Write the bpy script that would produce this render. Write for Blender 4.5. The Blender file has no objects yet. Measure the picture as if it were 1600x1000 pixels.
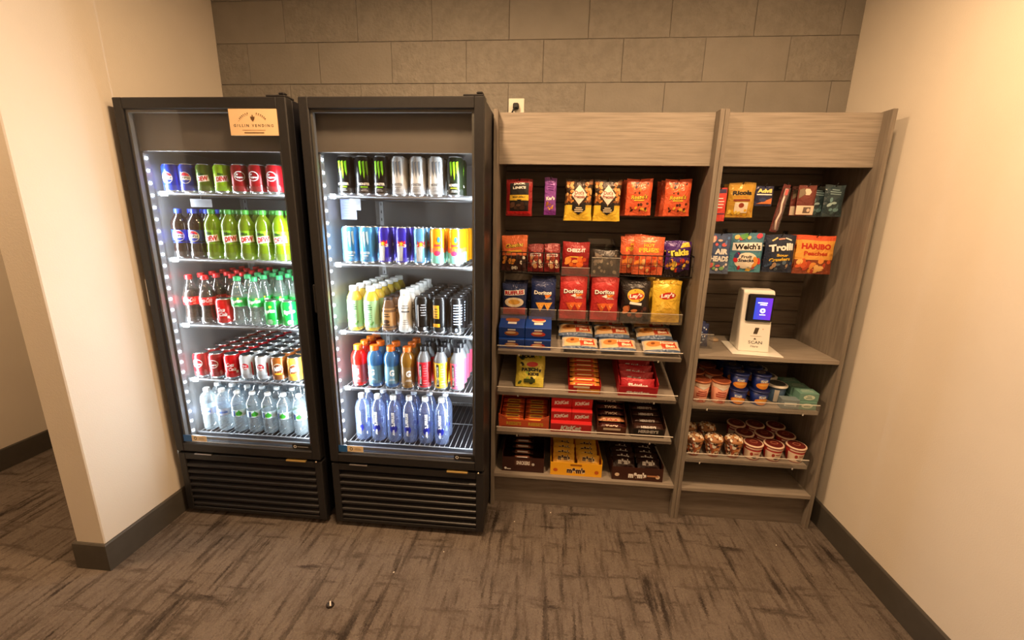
import bpy, math, random
from mathutils import Matrix, Vector
PI = math.pi
random.seed(7)
S = bpy.context.scene
C = S.collection

# ------------------------------------------------------------------ camera
cam = bpy.data.cameras.new('camera'); cam.sensor_width = 36; cam.sensor_fit = 'HORIZONTAL'; cam.lens = 14.9076
cam.clip_start = .02; cam.clip_end = 50
camo = bpy.data.objects.new('camera', cam); C.objects.link(camo)
rot = Matrix(((.99584, -.039945, .081891), (.088993, .233598, -.968252), (.019547, .971512, .236181)))
camo.matrix_world = Matrix.Translation((.26889, -2.0064, 1.53635)) @ rot.to_4x4()
S.camera = camo
# ------------------------------------------------------------------ world, exposure, ceiling lamps and added fill lamps
W = bpy.data.worlds.new('world'); S.world = W; W.use_nodes = True
W.node_tree.nodes['Background'].inputs[0].default_value = (1, .72, .48, 1)
W.node_tree.nodes['Background'].inputs[1].default_value = .02
S.view_settings.view_transform = 'Standard'; S.view_settings.look = 'None'
S.view_settings.exposure = 0.0; S.view_settings.gamma = 1; S.view_settings.use_curve_mapping = False
S.cycles.use_denoising = True; S.cycles.max_bounces = 8; S.cycles.transparent_max_bounces = 40
S.cycles.diffuse_bounces = 4; S.cycles.glossy_bounces = 4; S.cycles.transmission_bounces = 6
S.cycles.caustics_reflective = False; S.cycles.caustics_refractive = False
S.cycles.sample_clamp_indirect = 4.0
WARM = (1.0, .64, .345)
CEIL = 2.75


def area(name, loc, size, energy, col, rot=(0, 0, 0), shape='DISK', sy=None, spread=PI):
    l = bpy.data.lights.new(name, 'AREA'); l.shape = shape; l.size = size; l.energy = energy; l.color = col; l.spread = spread
    if sy: l.size_y = sy
    o = bpy.data.objects.new(name, l); C.objects.link(o); o.location = loc; o.rotation_euler = rot
    return o


for n_, (x_, y_, e_, s_) in enumerate(((-.3, -.75, 40, .22), (1.0, -.85, 34, .22), (.3, -2.3, 5, .3), (-2.3, -.9, 30, .3), (-1.3, -2.9, 5, .3), (1.2, -3.2, 5, .3))):  # the weak lamps behind the camera are added fill
    area('ceiling_and_fill_light', (x_, y_, CEIL - .025), s_, e_, WARM)

# ------------------------------------------------------------------ materials
MATS = {}


def mat(name, col=None, rough=.5, metal=0, emit=0, spec=.5, coat=0, trans=0):
    if name in MATS: return MATS[name]
    m = bpy.data.materials.new(name); m.use_nodes = True
    b = m.node_tree.nodes['Principled BSDF']
    c = (*col, 1)
    b.inputs['Base Color'].default_value = c; b.inputs['Roughness'].default_value = rough; b.inputs['Metallic'].default_value = metal
    b.inputs['Specular IOR Level'].default_value = spec; b.inputs['Coat Weight'].default_value = coat
    if emit: b.inputs['Emission Color'].default_value = c; b.inputs['Emission Strength'].default_value = emit
    m.diffuse_color = c; MATS[name] = m
    return m


def nodes(m):
    return m.node_tree.nodes, m.node_tree.links, m.node_tree.nodes['Principled BSDF']


def nd(m, t, **kw):
    n = m.node_tree.nodes.new(t)
    for k, v in kw.items():
        if k in n.inputs: n.inputs[k].default_value = v
        else: setattr(n, k, v)
    return n


def clear(name, tint, body=.2, gloss=.12, rough=.04, bodycol=None, ior=1.45):
    """thin clear plastic or glass: see-through, with mirror reflection by Fresnel and a little body of its own"""
    if name in MATS: return MATS[name]
    m = bpy.data.materials.new(name); m.use_nodes = True
    N, L = m.node_tree.nodes, m.node_tree.links
    N.remove(N['Principled BSDF']); out = N['Material Output']
    t = N.new('ShaderNodeBsdfTransparent'); t.inputs[0].default_value = (*tint, 1)
    g = N.new('ShaderNodeBsdfGlossy'); g.inputs['Roughness'].default_value = rough
    fr = N.new('ShaderNodeFresnel'); ge = N.new('ShaderNodeNewGeometry')   # same reflectance from both faces of a thin sheet
    io = N.new('ShaderNodeMapRange'); io.inputs['To Min'].default_value = ior; io.inputs['To Max'].default_value = 1 / ior
    L.new(ge.outputs['Backfacing'], io.inputs['Value']); L.new(io.outputs[0], fr.inputs[0])
    ad = N.new('ShaderNodeMath'); ad.operation = 'ADD'; ad.inputs[1].default_value = gloss; ad.use_clamp = True
    L.new(fr.outputs[0], ad.inputs[0])
    base = t
    if body > 0:
        bc = bodycol or tint
        d = N.new('ShaderNodeBsdfDiffuse'); d.inputs[0].default_value = (*bc, 1)
        tr = N.new('ShaderNodeBsdfTranslucent'); tr.inputs[0].default_value = (*bc, 1)
        a = N.new('ShaderNodeMixShader'); a.inputs[0].default_value = .5
        L.new(d.outputs[0], a.inputs[1]); L.new(tr.outputs[0], a.inputs[2])
        b = N.new('ShaderNodeMixShader'); b.inputs[0].default_value = body
        L.new(t.outputs[0], b.inputs[1]); L.new(a.outputs[0], b.inputs[2]); base = b
    mx = N.new('ShaderNodeMixShader')
    L.new(ad.outputs[0], mx.inputs[0]); L.new(base.outputs[0], mx.inputs[1]); L.new(g.outputs[0], mx.inputs[2])
    L.new(mx.outputs[0], out.inputs[0]); MATS[name] = m
    return m


def noisy(name, c1, c2, scale=(1, 1, 1), nscale=20, rough=.5, detail=4, bump=0, bscale=None, spec=.5, lo=.35, hi=.65, coords='Object', metal=0):
    if name in MATS: return MATS[name]
    m = mat(name, c1, rough, metal, spec=spec); N, L, b = nodes(m)
    tc = nd(m, 'ShaderNodeTexCoord'); mp = nd(m, 'ShaderNodeMapping'); mp.inputs['Scale'].default_value = scale
    L.new(tc.outputs[coords], mp.inputs[0])
    n = nd(m, 'ShaderNodeTexNoise'); n.inputs['Scale'].default_value = nscale; n.inputs['Detail'].default_value = detail
    L.new(mp.outputs[0], n.inputs['Vector'])
    r = nd(m, 'ShaderNodeValToRGB'); r.color_ramp.elements[0].position = lo; r.color_ramp.elements[1].position = hi
    r.color_ramp.elements[0].color = (*c1, 1); r.color_ramp.elements[1].color = (*c2, 1)
    L.new(n.outputs['Fac'], r.inputs[0]); L.new(r.outputs[0], b.inputs['Base Color'])
    if bump:
        n2 = nd(m, 'ShaderNodeTexNoise'); n2.inputs['Scale'].default_value = bscale or nscale; n2.inputs['Detail'].default_value = 6
        L.new(mp.outputs[0], n2.inputs['Vector'])
        bp = nd(m, 'ShaderNodeBump'); bp.inputs['Strength'].default_value = bump; bp.inputs['Distance'].default_value = .01
        L.new(n2.outputs['Fac'], bp.inputs['Height']); L.new(bp.outputs[0], b.inputs['Normal'])
    return m


def carpet_material():
    m = mat('carpet', (.12, .09, .07), .95, spec=.1); N, L, b = nodes(m)
    tc = nd(m, 'ShaderNodeTexCoord')

    # yarn tufts make every edge ragged
    jn = nd(m, 'ShaderNodeTexNoise'); jn.inputs['Scale'].default_value = 130; jn.inputs['Detail'].default_value = 2; L.new(tc.outputs['Object'], jn.inputs['Vector'])
    js = nd(m, 'ShaderNodeVectorMath', operation='MULTIPLY_ADD'); js.inputs[1].default_value = (.022, .022, 0)
    L.new(jn.outputs['Color'], js.inputs[0]); L.new(tc.outputs['Object'], js.inputs[2]); jag = js.outputs[0]

    def streak(sc, rotz, scale, lo, hi):
        mp = nd(m, 'ShaderNodeMapping'); mp.inputs['Scale'].default_value = sc; mp.inputs['Rotation'].default_value = (0, 0, rotz)
        L.new(jag, mp.inputs[0])
        n = nd(m, 'ShaderNodeTexNoise'); n.inputs['Scale'].default_value = scale; n.inputs['Detail'].default_value = 4; n.inputs['Roughness'].default_value = .65
        L.new(mp.outputs[0], n.inputs['Vector'])
        r = nd(m, 'ShaderNodeMapRange'); r.inputs['From Min'].default_value = lo; r.inputs['From Max'].default_value = hi
        L.new(n.outputs['Fac'], r.inputs['Value'])
        return r.outputs[0]
    # streaks along the depth, dashes across, broad patches, fine yarn ribs
    a = streak((17, 1.7, 1), .04, 1.6, .52, .68)
    c = streak((1.9, 13, 1), .04, 1.6, .56, .70)
    a2 = streak((60, 5, 1), .02, 1.5, .5, .72)
    p = streak((1.6, 1.6, 1), 0, 2.2, .38, .66)
    f = streak((170, 70, 1), 0, 1.0, .3, .7)
    g = streak((240, 150, 1), 0, 1.0, .35, .65)
    b2 = streak((9, 5, 1), .3, 1.3, .45, .7)

    def mth(op, x, y):
        n = nd(m, 'ShaderNodeMath', operation=op)
        for i, q in enumerate((x, y)):
            if isinstance(q, (int, float)): n.inputs[i].default_value = q
            else: L.new(q, n.inputs[i])
        return n.outputs[0]
    s = mth('MAXIMUM', mth('MULTIPLY', a, 1.0), mth('MULTIPLY', c, .85))
    s = mth('MULTIPLY', s, mth('ADD', mth('MULTIPLY', p, .8), .3))
    s = mth('ADD', s, mth('MULTIPLY', a2, .22))
    s = mth('ADD', s, mth('MULTIPLY', f, .16))
    s = mth('ADD', s, mth('MULTIPLY', g, .2))
    s = mth('ADD', s, mth('MULTIPLY', b2, .16))
    r = nd(m, 'ShaderNodeValToRGB'); e = r.color_ramp.elements
    e[0].position = 0; e[0].color = (.215, .177, .15, 1); e[1].position = 1; e[1].color = (.04, .031, .026, 1)
    q = e.new(.4); q.color = (.118, .094, .078, 1)
    L.new(s, r.inputs[0]); L.new(r.outputs[0], b.inputs['Base Color'])
    bp = nd(m, 'ShaderNodeBump'); bp.inputs['Strength'].default_value = .5; bp.inputs['Distance'].default_value = .004
    L.new(f, bp.inputs['Height']); L.new(bp.outputs[0], b.inputs['Normal'])
    return m


M_WALL = noisy('wall_paint', (.80, .735, .64), (.77, .705, .615), nscale=3, rough=.75, bump=.08, bscale=180, spec=.25)
M_CEIL = mat('ceiling_paint', (.8, .78, .74), .9)
M_BLOCK = noisy('painted_block', (.275, .252, .22), (.25, .23, .2), nscale=9, rough=.62, bump=.25, bscale=75, spec=.35)
M_BLOCKR = noisy('painted_block_coarse', (.277, .255, .222), (.235, .216, .188), nscale=30, rough=.62, bump=.7, bscale=60, spec=.35)
M_MORTAR = noisy('painted_mortar', (.25, .23, .2), (.225, .207, .18), nscale=30, rough=.7, bump=.4)
M_BASE = noisy('vinyl_baseboard', (.075, .066, .055), (.068, .06, .05), nscale=20, rough=.55, spec=.4)
M_CARPET = carpet_material()
M_WOOD = noisy('grey_oak_laminate', (.33, .282, .232), (.235, .198, .16), scale=(.9, 20, 20), nscale=6, rough=.5, detail=9, bump=.08, spec=.4, lo=.38, hi=.68)
M_WOODV = noisy('grey_oak_laminate_upright', (.25, .213, .174), (.18, .151, .122), scale=(14, 14, 1.2), nscale=5, rough=.5, detail=6, bump=.06, spec=.4)
M_SLAT = noisy('slatwall_laminate', (.2, .166, .136), (.146, .119, .096), scale=(1.2, 14, 14), nscale=5, rough=.5, detail=6, bump=.05, spec=.35)
M_GROOVE = mat('slatwall_groove', (.02, .016, .013), .8)
M_BLACK = noisy('black_powder_coat', (.017, .016, .017), (.020, .019, .020), nscale=60, rough=.36, spec=.4)
M_BLACK2 = mat('black_cabinet_side', (.008, .008, .012), .4)
M_HEADP = mat('dark_header_panel', (.13, .115, .108), .45)
M_LINER = mat('cooler_liner', (.085, .075, .07), .4)
M_LINERS = mat('cooler_side_liner', (.16, .16, .165), .3, metal=.3)
M_ALU = mat('aluminium', (.75, .76, .78), .25, metal=1)
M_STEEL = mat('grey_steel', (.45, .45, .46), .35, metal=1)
M_GREYW = mat('grey_wire', (.22, .22, .23), .4, metal=.6)
M_DWIRE = mat('black_wire', (.015, .014, .014), .4)
M_GOLDSLIT = mat('gold_slit_plate', (.9, .62, .22), .3, metal=.8)  # gold gleam of a reflective slit, put into the colour
M_LED = mat('led_diode', (.86, .95, 1.0), .5, emit=60)
M_GLASS = clear('door_glass', (.97, .98, .98), body=0, gloss=0.0, rough=.0)
M_ACR = clear('clear_acrylic', (.97, .97, .96), body=.03, gloss=.03, rough=.03)
M_STOP = clear('clear_lane_stop', (.97, .98, 1), body=.025, gloss=.05, rough=.05)
M_WATER = clear('clear_water_bottle', (.93, .97, 1), body=.20, gloss=.12, rough=.08, bodycol=(.85, .95, 1))
M_SPRB = clear('clear_soda_bottle', (.9, .96, .93), body=.14, gloss=.1, rough=.06, bodycol=(.8, .9, .88))
M_SMART = clear('blue_tint_bottle', (.80, .87, 1), body=.22, gloss=.14, rough=.08, bodycol=(.5, .62, 1))
M_COLA = clear('cola_bottle', (.12, .05, .03), body=.25, gloss=.06, rough=.05, bodycol=(.06, .025, .02))
M_DEW = clear('green_yellow_soda', (.55, .7, .1), body=.6, gloss=.04, rough=.08, bodycol=(.30, .44, .012))


def col(r, g, b, rough=.4, metal=0):
    return mat('paint_%03d_%03d_%03d_%d_%d' % (r, g, b, int(rough * 100), int(metal * 100)), tuple((v / 255) ** 2.2 for v in (r, g, b)), rough, metal)


def can_paint(r, g, b): return col(r, g, b, .3, .35)
def soft(r, g, b, k=.07):
    c = [(v / 255) ** 2.2 for v in (r, g, b)]; y = .2126 * c[0] + .7152 * c[1] + .0722 * c[2]
    return tuple(v * (1 - k) + (y * .7 + .06) * k for v in c)


def foil(r, g, b):
    k = 'foil_%03d_%03d_%03d' % (r, g, b)
    if k in MATS: return MATS[k]
    m = mat(k, soft(r, g, b), .3, .12); N, L, q = nodes(m)
    tc = nd(m, 'ShaderNodeTexCoord'); n = nd(m, 'ShaderNodeTexNoise'); n.inputs['Scale'].default_value = 30; n.inputs['Detail'].default_value = 3; n.inputs['Distortion'].default_value = .6
    L.new(tc.outputs['Object'], n.inputs['Vector']); bp = nd(m, 'ShaderNodeBump'); bp.inputs['Strength'].default_value = .6; bp.inputs['Distance'].default_value = .014
    L.new(n.outputs['Fac'], bp.inputs['Height']); L.new(bp.outputs[0], q.inputs['Normal'])
    PLAIN[m] = (r, g, b)
    return m


PLAIN = {}


def card(m): return col(*PLAIN[m], .4) if m in PLAIN else m      # the same colour on smooth carton



WHITE = col(240, 238, 232, .45); INK = col(22, 20, 20, .5); RED = foil(205, 22, 28)

# ------------------------------------------------------------------ mesh helpers


class MB:
    def __init__(s): s.v, s.f, s.m, s.mats, s.sm = [], [], [], [], []

    def mi(s, m):
        if m not in s.mats: s.mats.append(m)
        return s.mats.index(m)

    def add(s, vs, fs, m, smooth=False):
        o = len(s.v); s.v += [tuple(v) for v in vs]; k = s.mi(m)
        for f in fs: s.f.append(tuple(i + o for i in f)); s.m.append(k); s.sm.append(smooth)
        return s

    def box(s, x0, x1, y0, y1, z0, z1, m, bev=0):
        if bev <= 0:
            v = [(x, y, z) for x in (x0, x1) for y in (y0, y1) for z in (z0, z1)]
            return s.add(v, [(0, 1, 3, 2), (4, 6, 7, 5), (0, 4, 5, 1), (2, 3, 7, 6), (0, 2, 6, 4), (1, 5, 7, 3)], m)
        b = min(bev, (x1 - x0) * .49, (y1 - y0) * .49, (z1 - z0) * .49)
        # chamfered box: 24 vertices
        X, Y, Z = (x0, x1), (y0, y1), (z0, z1); v = []; ix = {}
        for i in (0, 1):
            for j in (0, 1):
                for k in (0, 1):
                    sx, sy, sz = (1, -1)[i], (1, -1)[j], (1, -1)[k]
                    for a in range(3):
                        q = [X[i] + sx * b, Y[j] + sy * b, Z[k] + sz * b]; q[a] = (X[i], Y[j], Z[k])[a]
                        ix[i, j, k, a] = len(v); v.append(tuple(q))
        F = []
        for i in (0, 1):
            F.append([ix[i, 0, 0, 0], ix[i, 0, 1, 0], ix[i, 1, 1, 0], ix[i, 1, 0, 0]][::(1 if i == 0 else -1)])
            F.append([ix[0, i, 0, 1], ix[1, i, 0, 1], ix[1, i, 1, 1], ix[0, i, 1, 1]][::(1 if i == 0 else -1)])
            F.append([ix[0, 0, i, 2], ix[0, 1, i, 2], ix[1, 1, i, 2], ix[1, 0, i, 2]][::(1 if i == 0 else -1)])
        for i in (0, 1):
            for j in (0, 1):
                F.append([ix[i, j, 0, 0], ix[i, j, 1, 0], ix[i, j, 1, 1], ix[i, j, 0, 1]])
                F.append([ix[i, 0, j, 0], ix[i, 1, j, 0], ix[i, 1, j, 2], ix[i, 0, j, 2]])
                F.append([ix[0, i, j, 1], ix[1, i, j, 1], ix[1, i, j, 2], ix[0, i, j, 2]])
                for k in (0, 1): F.append([ix[i, j, k, 0], ix[i, j, k, 1], ix[i, j, k, 2]])
        return s.add(v, F, m)

    def lathe(s, prof, mats, n=20, cap=True, cx=0, cy=0, a0=0, a1=2 * PI, smooth=True):
        """prof: [(r, z)], mats: one material or one per segment"""
        full = abs(a1 - a0 - 2 * PI) < 1e-6; cols = n if full else n + 1
        vs = [(cx + r * math.sin(a0 + (a1 - a0) * i / n), cy - r * math.cos(a0 + (a1 - a0) * i / n), z) for r, z in prof for i in range(cols)]
        o = len(s.v); s.v += vs
        for j in range(len(prof) - 1):
            mm = mats[j] if isinstance(mats, (list, tuple)) else mats; k = s.mi(mm)
            for i in range(n):
                i2 = (i + 1) % cols
                s.f.append((o + j * cols + i, o + j * cols + i2, o + (j + 1) * cols + i2, o + (j + 1) * cols + i)); s.m.append(k); s.sm.append(smooth)
        if cap and full:
            k = s.mi(mats[0] if isinstance(mats, (list, tuple)) else mats)
            s.f.append(tuple(o + i for i in reversed(range(n)))); s.m.append(k); s.sm.append(False)
            k = s.mi(mats[-1] if isinstance(mats, (list, tuple)) else mats)
            q = o + (len(prof) - 1) * cols
            s.f.append(tuple(q + i for i in range(n))); s.m.append(k); s.sm.append(False)
        return s

    def tube(s, pts, r, m, n=6):
        P = [Vector(p) for p in pts]; o = len(s.v); k = s.mi(m)
        for i, p in enumerate(P):
            t = (P[min(i + 1, len(P) - 1)] - P[max(i - 1, 0)]).normalized()
            a = t.orthogonal().normalized() if i == 0 else (a - t * a.dot(t)).normalized()
            b = t.cross(a)
            s.v += [tuple(p + r * (math.cos(2 * PI * q / n) * a + math.sin(2 * PI * q / n) * b)) for q in range(n)]
        for i in range(len(P) - 1):
            for q in range(n):
                s.f.append((o + i * n + q, o + i * n + (q + 1) % n, o + (i + 1) * n + (q + 1) % n, o + (i + 1) * n + q)); s.m.append(k); s.sm.append(True)
        s.f.append(tuple(o + q for q in reversed(range(n)))); s.m.append(k); s.sm.append(False)
        s.f.append(tuple(o + (len(P) - 1) * n + q for q in range(n))); s.m.append(k); s.sm.append(False)
        return s

    def prism(s, poly, x0, x1, m):
        """poly in the y-z plane pulled along x"""
        n = len(poly); v = [(x, y, z) for x in (x0, x1) for y, z in poly]
        return s.add(v, [tuple(range(n)), tuple(reversed(range(n, 2 * n)))] + [(i, n + i, n + (i + 1) % n, (i + 1) % n) for i in range(n)], m)

    def mesh(s, name):
        me = bpy.data.meshes.new(name); me.from_pydata(s.v, [], s.f)
        for m in s.mats: me.materials.append(m)
        me.polygons.foreach_set('material_index', s.m); me.polygons.foreach_set('use_smooth', s.sm); me.update()
        return me


def fix_normals(me):
    import bmesh
    bm = bmesh.new(); bm.from_mesh(me); bmesh.ops.recalc_face_normals(bm, faces=bm.faces); bm.to_mesh(me); bm.free()
    return me


def obj(name, data, parent=None, loc=(0, 0, 0), rot=(0, 0, 0)):
    me = data.mesh(name) if isinstance(data, MB) else data
    if isinstance(data, MB): fix_normals(me)
    o = bpy.data.objects.new(name, me); C.objects.link(o); o.parent = parent
    o.location = loc; o.rotation_euler = rot
    return o


def tag(o, label, cat, group=None):
    o['label'] = label; o['category'] = cat
    if group: o['group'] = group
    return o


def thing(name, label, cat, loc=(0, 0, 0), rot=(0, 0, 0), group=None):
    o = bpy.data.objects.new(name, None); C.objects.link(o); o.location = loc; o.rotation_euler = rot; o.empty_display_size = .05
    return tag(o, label, cat, group)


def struct(name, mb, parent=None, label=None):
    o = obj(name, mb, parent)
    if parent is None: o['kind'] = 'structure'
    if label: o['label'] = label
    return o


_txt = {}


def text2d(s, bold):
    k = (s, bold)
    if k not in _txt:
        cu = bpy.data.curves.new('lettering', 'FONT'); cu.body = s; cu.offset = bold; cu.resolution_u = 2; cu.size = 1
        o = bpy.data.objects.new('lettering', cu); C.objects.link(o)
        dg = bpy.context.evaluated_depsgraph_get(); e = o.evaluated_get(dg); me = e.to_mesh()
        me.calc_loop_triangles()
        v = [(q.co.x, q.co.y) for q in me.vertices]; f = [tuple(t.vertices) for t in me.loop_triangles]
        e.to_mesh_clear(); bpy.data.objects.remove(o); bpy.data.curves.remove(cu)
        xs = [q[0] for q in v]; ys = [q[1] for q in v]
        x0, x1, y0, y1 = min(xs), max(xs), min(ys), max(ys)
        _txt[k] = ([((x - (x0 + x1) / 2), (y - (y0 + y1) / 2)) for x, y in v], f, x1 - x0, y1 - y0)
    return _txt[k]


class Print:
    """flat print laid on a surface: mapf(a, b, off) turns label coordinates (metres) into a point just proud of the surface"""

    def __init__(s, mapf, seg=.014): s.map, s.seg, s.mb, s.layer = mapf, seg, MB(), 0

    def tris(s, P, T, m):
        off = .0004 + .00022 * s.layer; s.layer += 1
        P = list(P); T = list(T); out = []; mid = {}
        while T:
            t = T.pop(); L = []
            for i in range(3):
                a, b = P[t[i]], P[t[(i + 1) % 3]]; L.append((a[0] - b[0]) ** 2 + (a[1] - b[1]) ** 2)
            i = L.index(max(L))
            if L[i] > s.seg ** 2:
                a, b, c = t[i], t[(i + 1) % 3], t[(i + 2) % 3]; k = (min(a, b), max(a, b))
                if k not in mid: mid[k] = len(P); P.append(((P[a][0] + P[b][0]) / 2, (P[a][1] + P[b][1]) / 2))
                q = mid[k]; T += [(a, q, c), (q, b, c)]
            else: out.append(t)
        s.mb.add([s.map(a, b, off) for a, b in P], out, m)
        return s

    def text(s, t, cx, cy, w=None, h=None, m=None, shear=0, bold=.02, rot=0):
        P, T, tw, th = text2d(t, bold)
        sx = (w / tw) if w else h / th; sy = (h / th) if h else w / tw
        c, q = math.cos(rot), math.sin(rot); R = []
        for x, y in P:
            x, y = x * sx + shear * y * sy, y * sy
            R.append((cx + c * x - q * y, cy + q * x + c * y))
        return s.tris(R, T, m)

    def poly(s, pts, m):
        n = len(pts); ax = sum(p[0] for p in pts) / n; ay = sum(p[1] for p in pts) / n
        return s.tris(list(pts) + [(ax, ay)], [(i, (i + 1) % n, n) for i in range(n)], m)

    def rect(s, cx, cy, w, h, m, rot=0, shear=0):
        c, q = math.cos(rot), math.sin(rot)
        return s.poly([(cx + c * (x + shear * y) - q * y, cy + q * (x + shear * y) + c * y) for x, y in ((-w / 2, -h / 2), (w / 2, -h / 2), (w / 2, h / 2), (-w / 2, h / 2))], m)

    def ell(s, cx, cy, w, h, m, n=18, rot=0):
        c, q = math.cos(rot), math.sin(rot)
        return s.poly([(cx + c * w / 2 * math.cos(2 * PI * i / n) - q * h / 2 * math.sin(2 * PI * i / n), cy + q * w / 2 * math.cos(2 * PI * i / n) + c * h / 2 * math.sin(2 * PI * i / n)) for i in range(n)], m)

    def ring(s, cx, cy, w, h, t, m, n=20):
        P = []
        for i in range(n):
            a = 2 * PI * i / n; P += [(cx + w / 2 * math.cos(a), cy + h / 2 * math.sin(a)), (cx + (w / 2 - t) * math.cos(a), cy + (h / 2 - t) * math.sin(a))]
        T = []
        for i in range(n):
            a, b, c, d = 2 * i, 2 * i + 1, 2 * ((i + 1) % n), 2 * ((i + 1) % n) + 1; T += [(a, c, b), (b, c, d)]
        return s.tris(P, T, m)

    def lines(s, cx, cy, w, n, gap, t, m, seed=1):
        """rows of fine print too small to read: plain bars"""
        r = random.Random(seed); P = []; T = []
        for i in range(n):
            ww = w * r.uniform(.6, 1); y = cy - i * gap; o = len(P)
            P += [(cx - ww / 2, y - t / 2), (cx + ww / 2, y - t / 2), (cx + ww / 2, y + t / 2), (cx - ww / 2, y + t / 2)]; T += [(o, o + 1, o + 2), (o, o + 2, o + 3)]
        return s.tris(P, T, m)

    def blobs(s, cx, cy, w, h, n, size, mats, seed=1):
        r = random.Random(seed)
        for i in range(n):
            s.ell(cx + r.uniform(-w, w) / 2, cy + r.uniform(-h, h) / 2, size * r.uniform(.6, 1.3), size * r.uniform(.5, 1), mats[i % len(mats)], n=8, rot=r.uniform(0, 3)); s.layer -= .93
        return s


def flat(y=0): return lambda a, b, o: (a, y - o, b)


def onlathe(prof, r0):
    def f(a, b, o):
        r = prof[0][0]
        for (ra, za), (rb, zb) in zip(prof, prof[1:]):
            if za <= b <= zb and zb > za: r = ra + (rb - ra) * (b - za) / (zb - za); break
        th = a / r0
        return ((r + o) * math.sin(th), -(r + o) * math.cos(th), b)
    return f


# a kind of product: its parts as shared meshes; the first part is the thing's own mesh
class Kind:
    def __init__(s, name, cat, parts): s.name, s.cat, s.parts = name, cat, [(n, fix_normals(d.mesh(n)) if isinstance(d, MB) else d) for n, d in parts]

    def place(s, label, loc, rot=(0, 0, 0), group=None, scale=1, skip=()):
        root = bpy.data.objects.new(s.name, s.parts[0][1]); C.objects.link(root)
        root.location = loc; root.rotation_euler = rot; root.scale = (scale,) * 3 if isinstance(scale, (int, float)) else scale
        tag(root, label, s.cat, group)
        for n, me in s.parts[1:]:
            if n in skip: continue
            o = bpy.data.objects.new(n, me); C.objects.link(o); o.parent = root
        return root


ORD = ['first', 'second', 'third', 'fourth', 'fifth', 'sixth', 'seventh', 'eighth', 'ninth', 'tenth', 'eleventh', 'twelfth']

# ------------------------------------------------------------------ the room
XL, XR, YB, YE = -1.595, 1.722, .452, -.614      # alcove sides, back wall, end of the left partition
XF, YF = -2.95, -4.2                              # far side of the hallway, wall behind the camera
fl = struct('floor', MB().box(XF - .1, XR + .1, YF - .1, 3.1, -.1, 0, M_CARPET))
ce = struct('ceiling', MB().box(XF - .1, XR + .1, YF - .1, 3.1, CEIL, CEIL + .1, M_CEIL))
for x_, y_, s_ in ((-.3, -.75, .22), (1.0, -.85, .22), (.3, -2.3, .3), (-2.3, -.9, .3), (-1.3, -2.9, .3), (1.2, -3.2, .3)):  # the added fill lamps get rings too
    obj('lamp_trim', MB().lathe([(s_ / 2 + .03, 0), (s_ / 2 + .03, -.008), (s_ / 2 + .005, -.02), (s_ / 2 + .005, 0)], mat('white_trim', (.8, .8, .78), .4), n=28, cap=False), ce, (x_, y_, CEIL))
# back wall: mortar bed with painted blocks laid proud of it
bw = struct('wall_back', MB().box(XL - .002, XR + .1, YB + .003, YB + .2, 0, CEIL, M_MORTAR))
rb = random.Random(3)
zc = [1.615, 1.817, 2.02, 2.222, 2.424, 2.626]
coarse = {(3, -.61), (3, -.205), (3, .607), (4, .413), (2, -.8), (4, -.793)}
for i, z0 in enumerate(zc):
    z1 = min(z0 + .202, CEIL); off = -.611 if i % 2 else -.387
    k = -4
    while True:
        x0 = off + k * .4035; x1 = x0 + .4035; k += 1
        if x0 > XR: break
        if x1 < XL: continue
        a, b = max(x0 + .0012, XL), min(x1 - .0012, XR)
        if b - a < .02: continue
        pr = rb.uniform(0, .0025)
        mm = M_BLOCKR if rb.random() < .4 or any(i == q and abs(x0 - w) < .02 for q, w in coarse) else M_BLOCK
        obj('block', MB().box(a, b, YB - pr, YB + .01, z0 + .0014, z1 - .0014, mm, bev=.0012), bw)
# lower part of the block wall, out of sight behind the fixtures
obj('lower_face', MB().box(XL, XR, YB, YB + .01, 0, zc[0], M_BLOCK), bw)
TW = .136
wl = struct('wall_left', MB().box(XL - TW, XL, YE, YB + .3, 0, CEIL, M_WALL, bev=.004))
struct('wall_right', MB().box(XR, XR + .1, YF, YB + .2, 0, CEIL, M_WALL))
struct('wall_hall', MB().box(XF - .1, XF, YF, 3.1, 0, CEIL, M_WALL))
struct('wall_hall_end', MB().box(XF, XL - TW, 3.0, 3.1, 0, CEIL, M_WALL))
struct('wall_behind', MB().box(XF, XR, YF - .1, YF, 0, CEIL, M_WALL))


def base_profile(): return [(0, 0), (-.012, 0), (-.012, .1), (-.011, .124), (-.007, .1295), (0, .1295)]


def baseboard(name, pts):
    """pts: floor line along the wall, the room lies on the right-hand side of the way walked"""
    mb = MB(); P = [Vector(p) for p in pts]; prof = base_profile(); rows = []
    for i, p in enumerate(P):
        d0 = (P[i] - P[i - 1]).normalized() if i else None; d1 = (P[i + 1] - P[i]).normalized() if i < len(P) - 1 else None
        n0 = Vector((d0.y, -d0.x)) if d0 else None; n1 = Vector((d1.y, -d1.x)) if d1 else None
        n = (n0 + n1) / (1 + n0.dot(n1)) if n0 and n1 else (n0 or n1)
        rows.append([(p.x - n.x * q, p.y - n.y * q, z) for q, z in prof])
    n = len(prof); V = [v for r in rows for v in r]; F = []
    for i in range(len(P) - 1):
        for j in range(n): F.append((i * n + j, i * n + (j + 1) % n, (i + 1) * n + (j + 1) % n, (i + 1) * n + j))
    F += [tuple(range(n)), tuple((len(P) - 1) * n + j for j in range(n))]
    mb.add(V, F, M_BASE)
    return struct(name, mb)


baseboard('baseboard_left', [(XL - TW, 2.9), (XL - TW, YE), (XL, YE), (XL, YB)])
baseboard('baseboard_right', [(XR, YF), (XR, YB)][::-1])
baseboard('baseboard_back', [(XL, YB), (XR, YB)])
baseboard('baseboard_hall', [(XF, YF), (XF, 3.0)])
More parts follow.
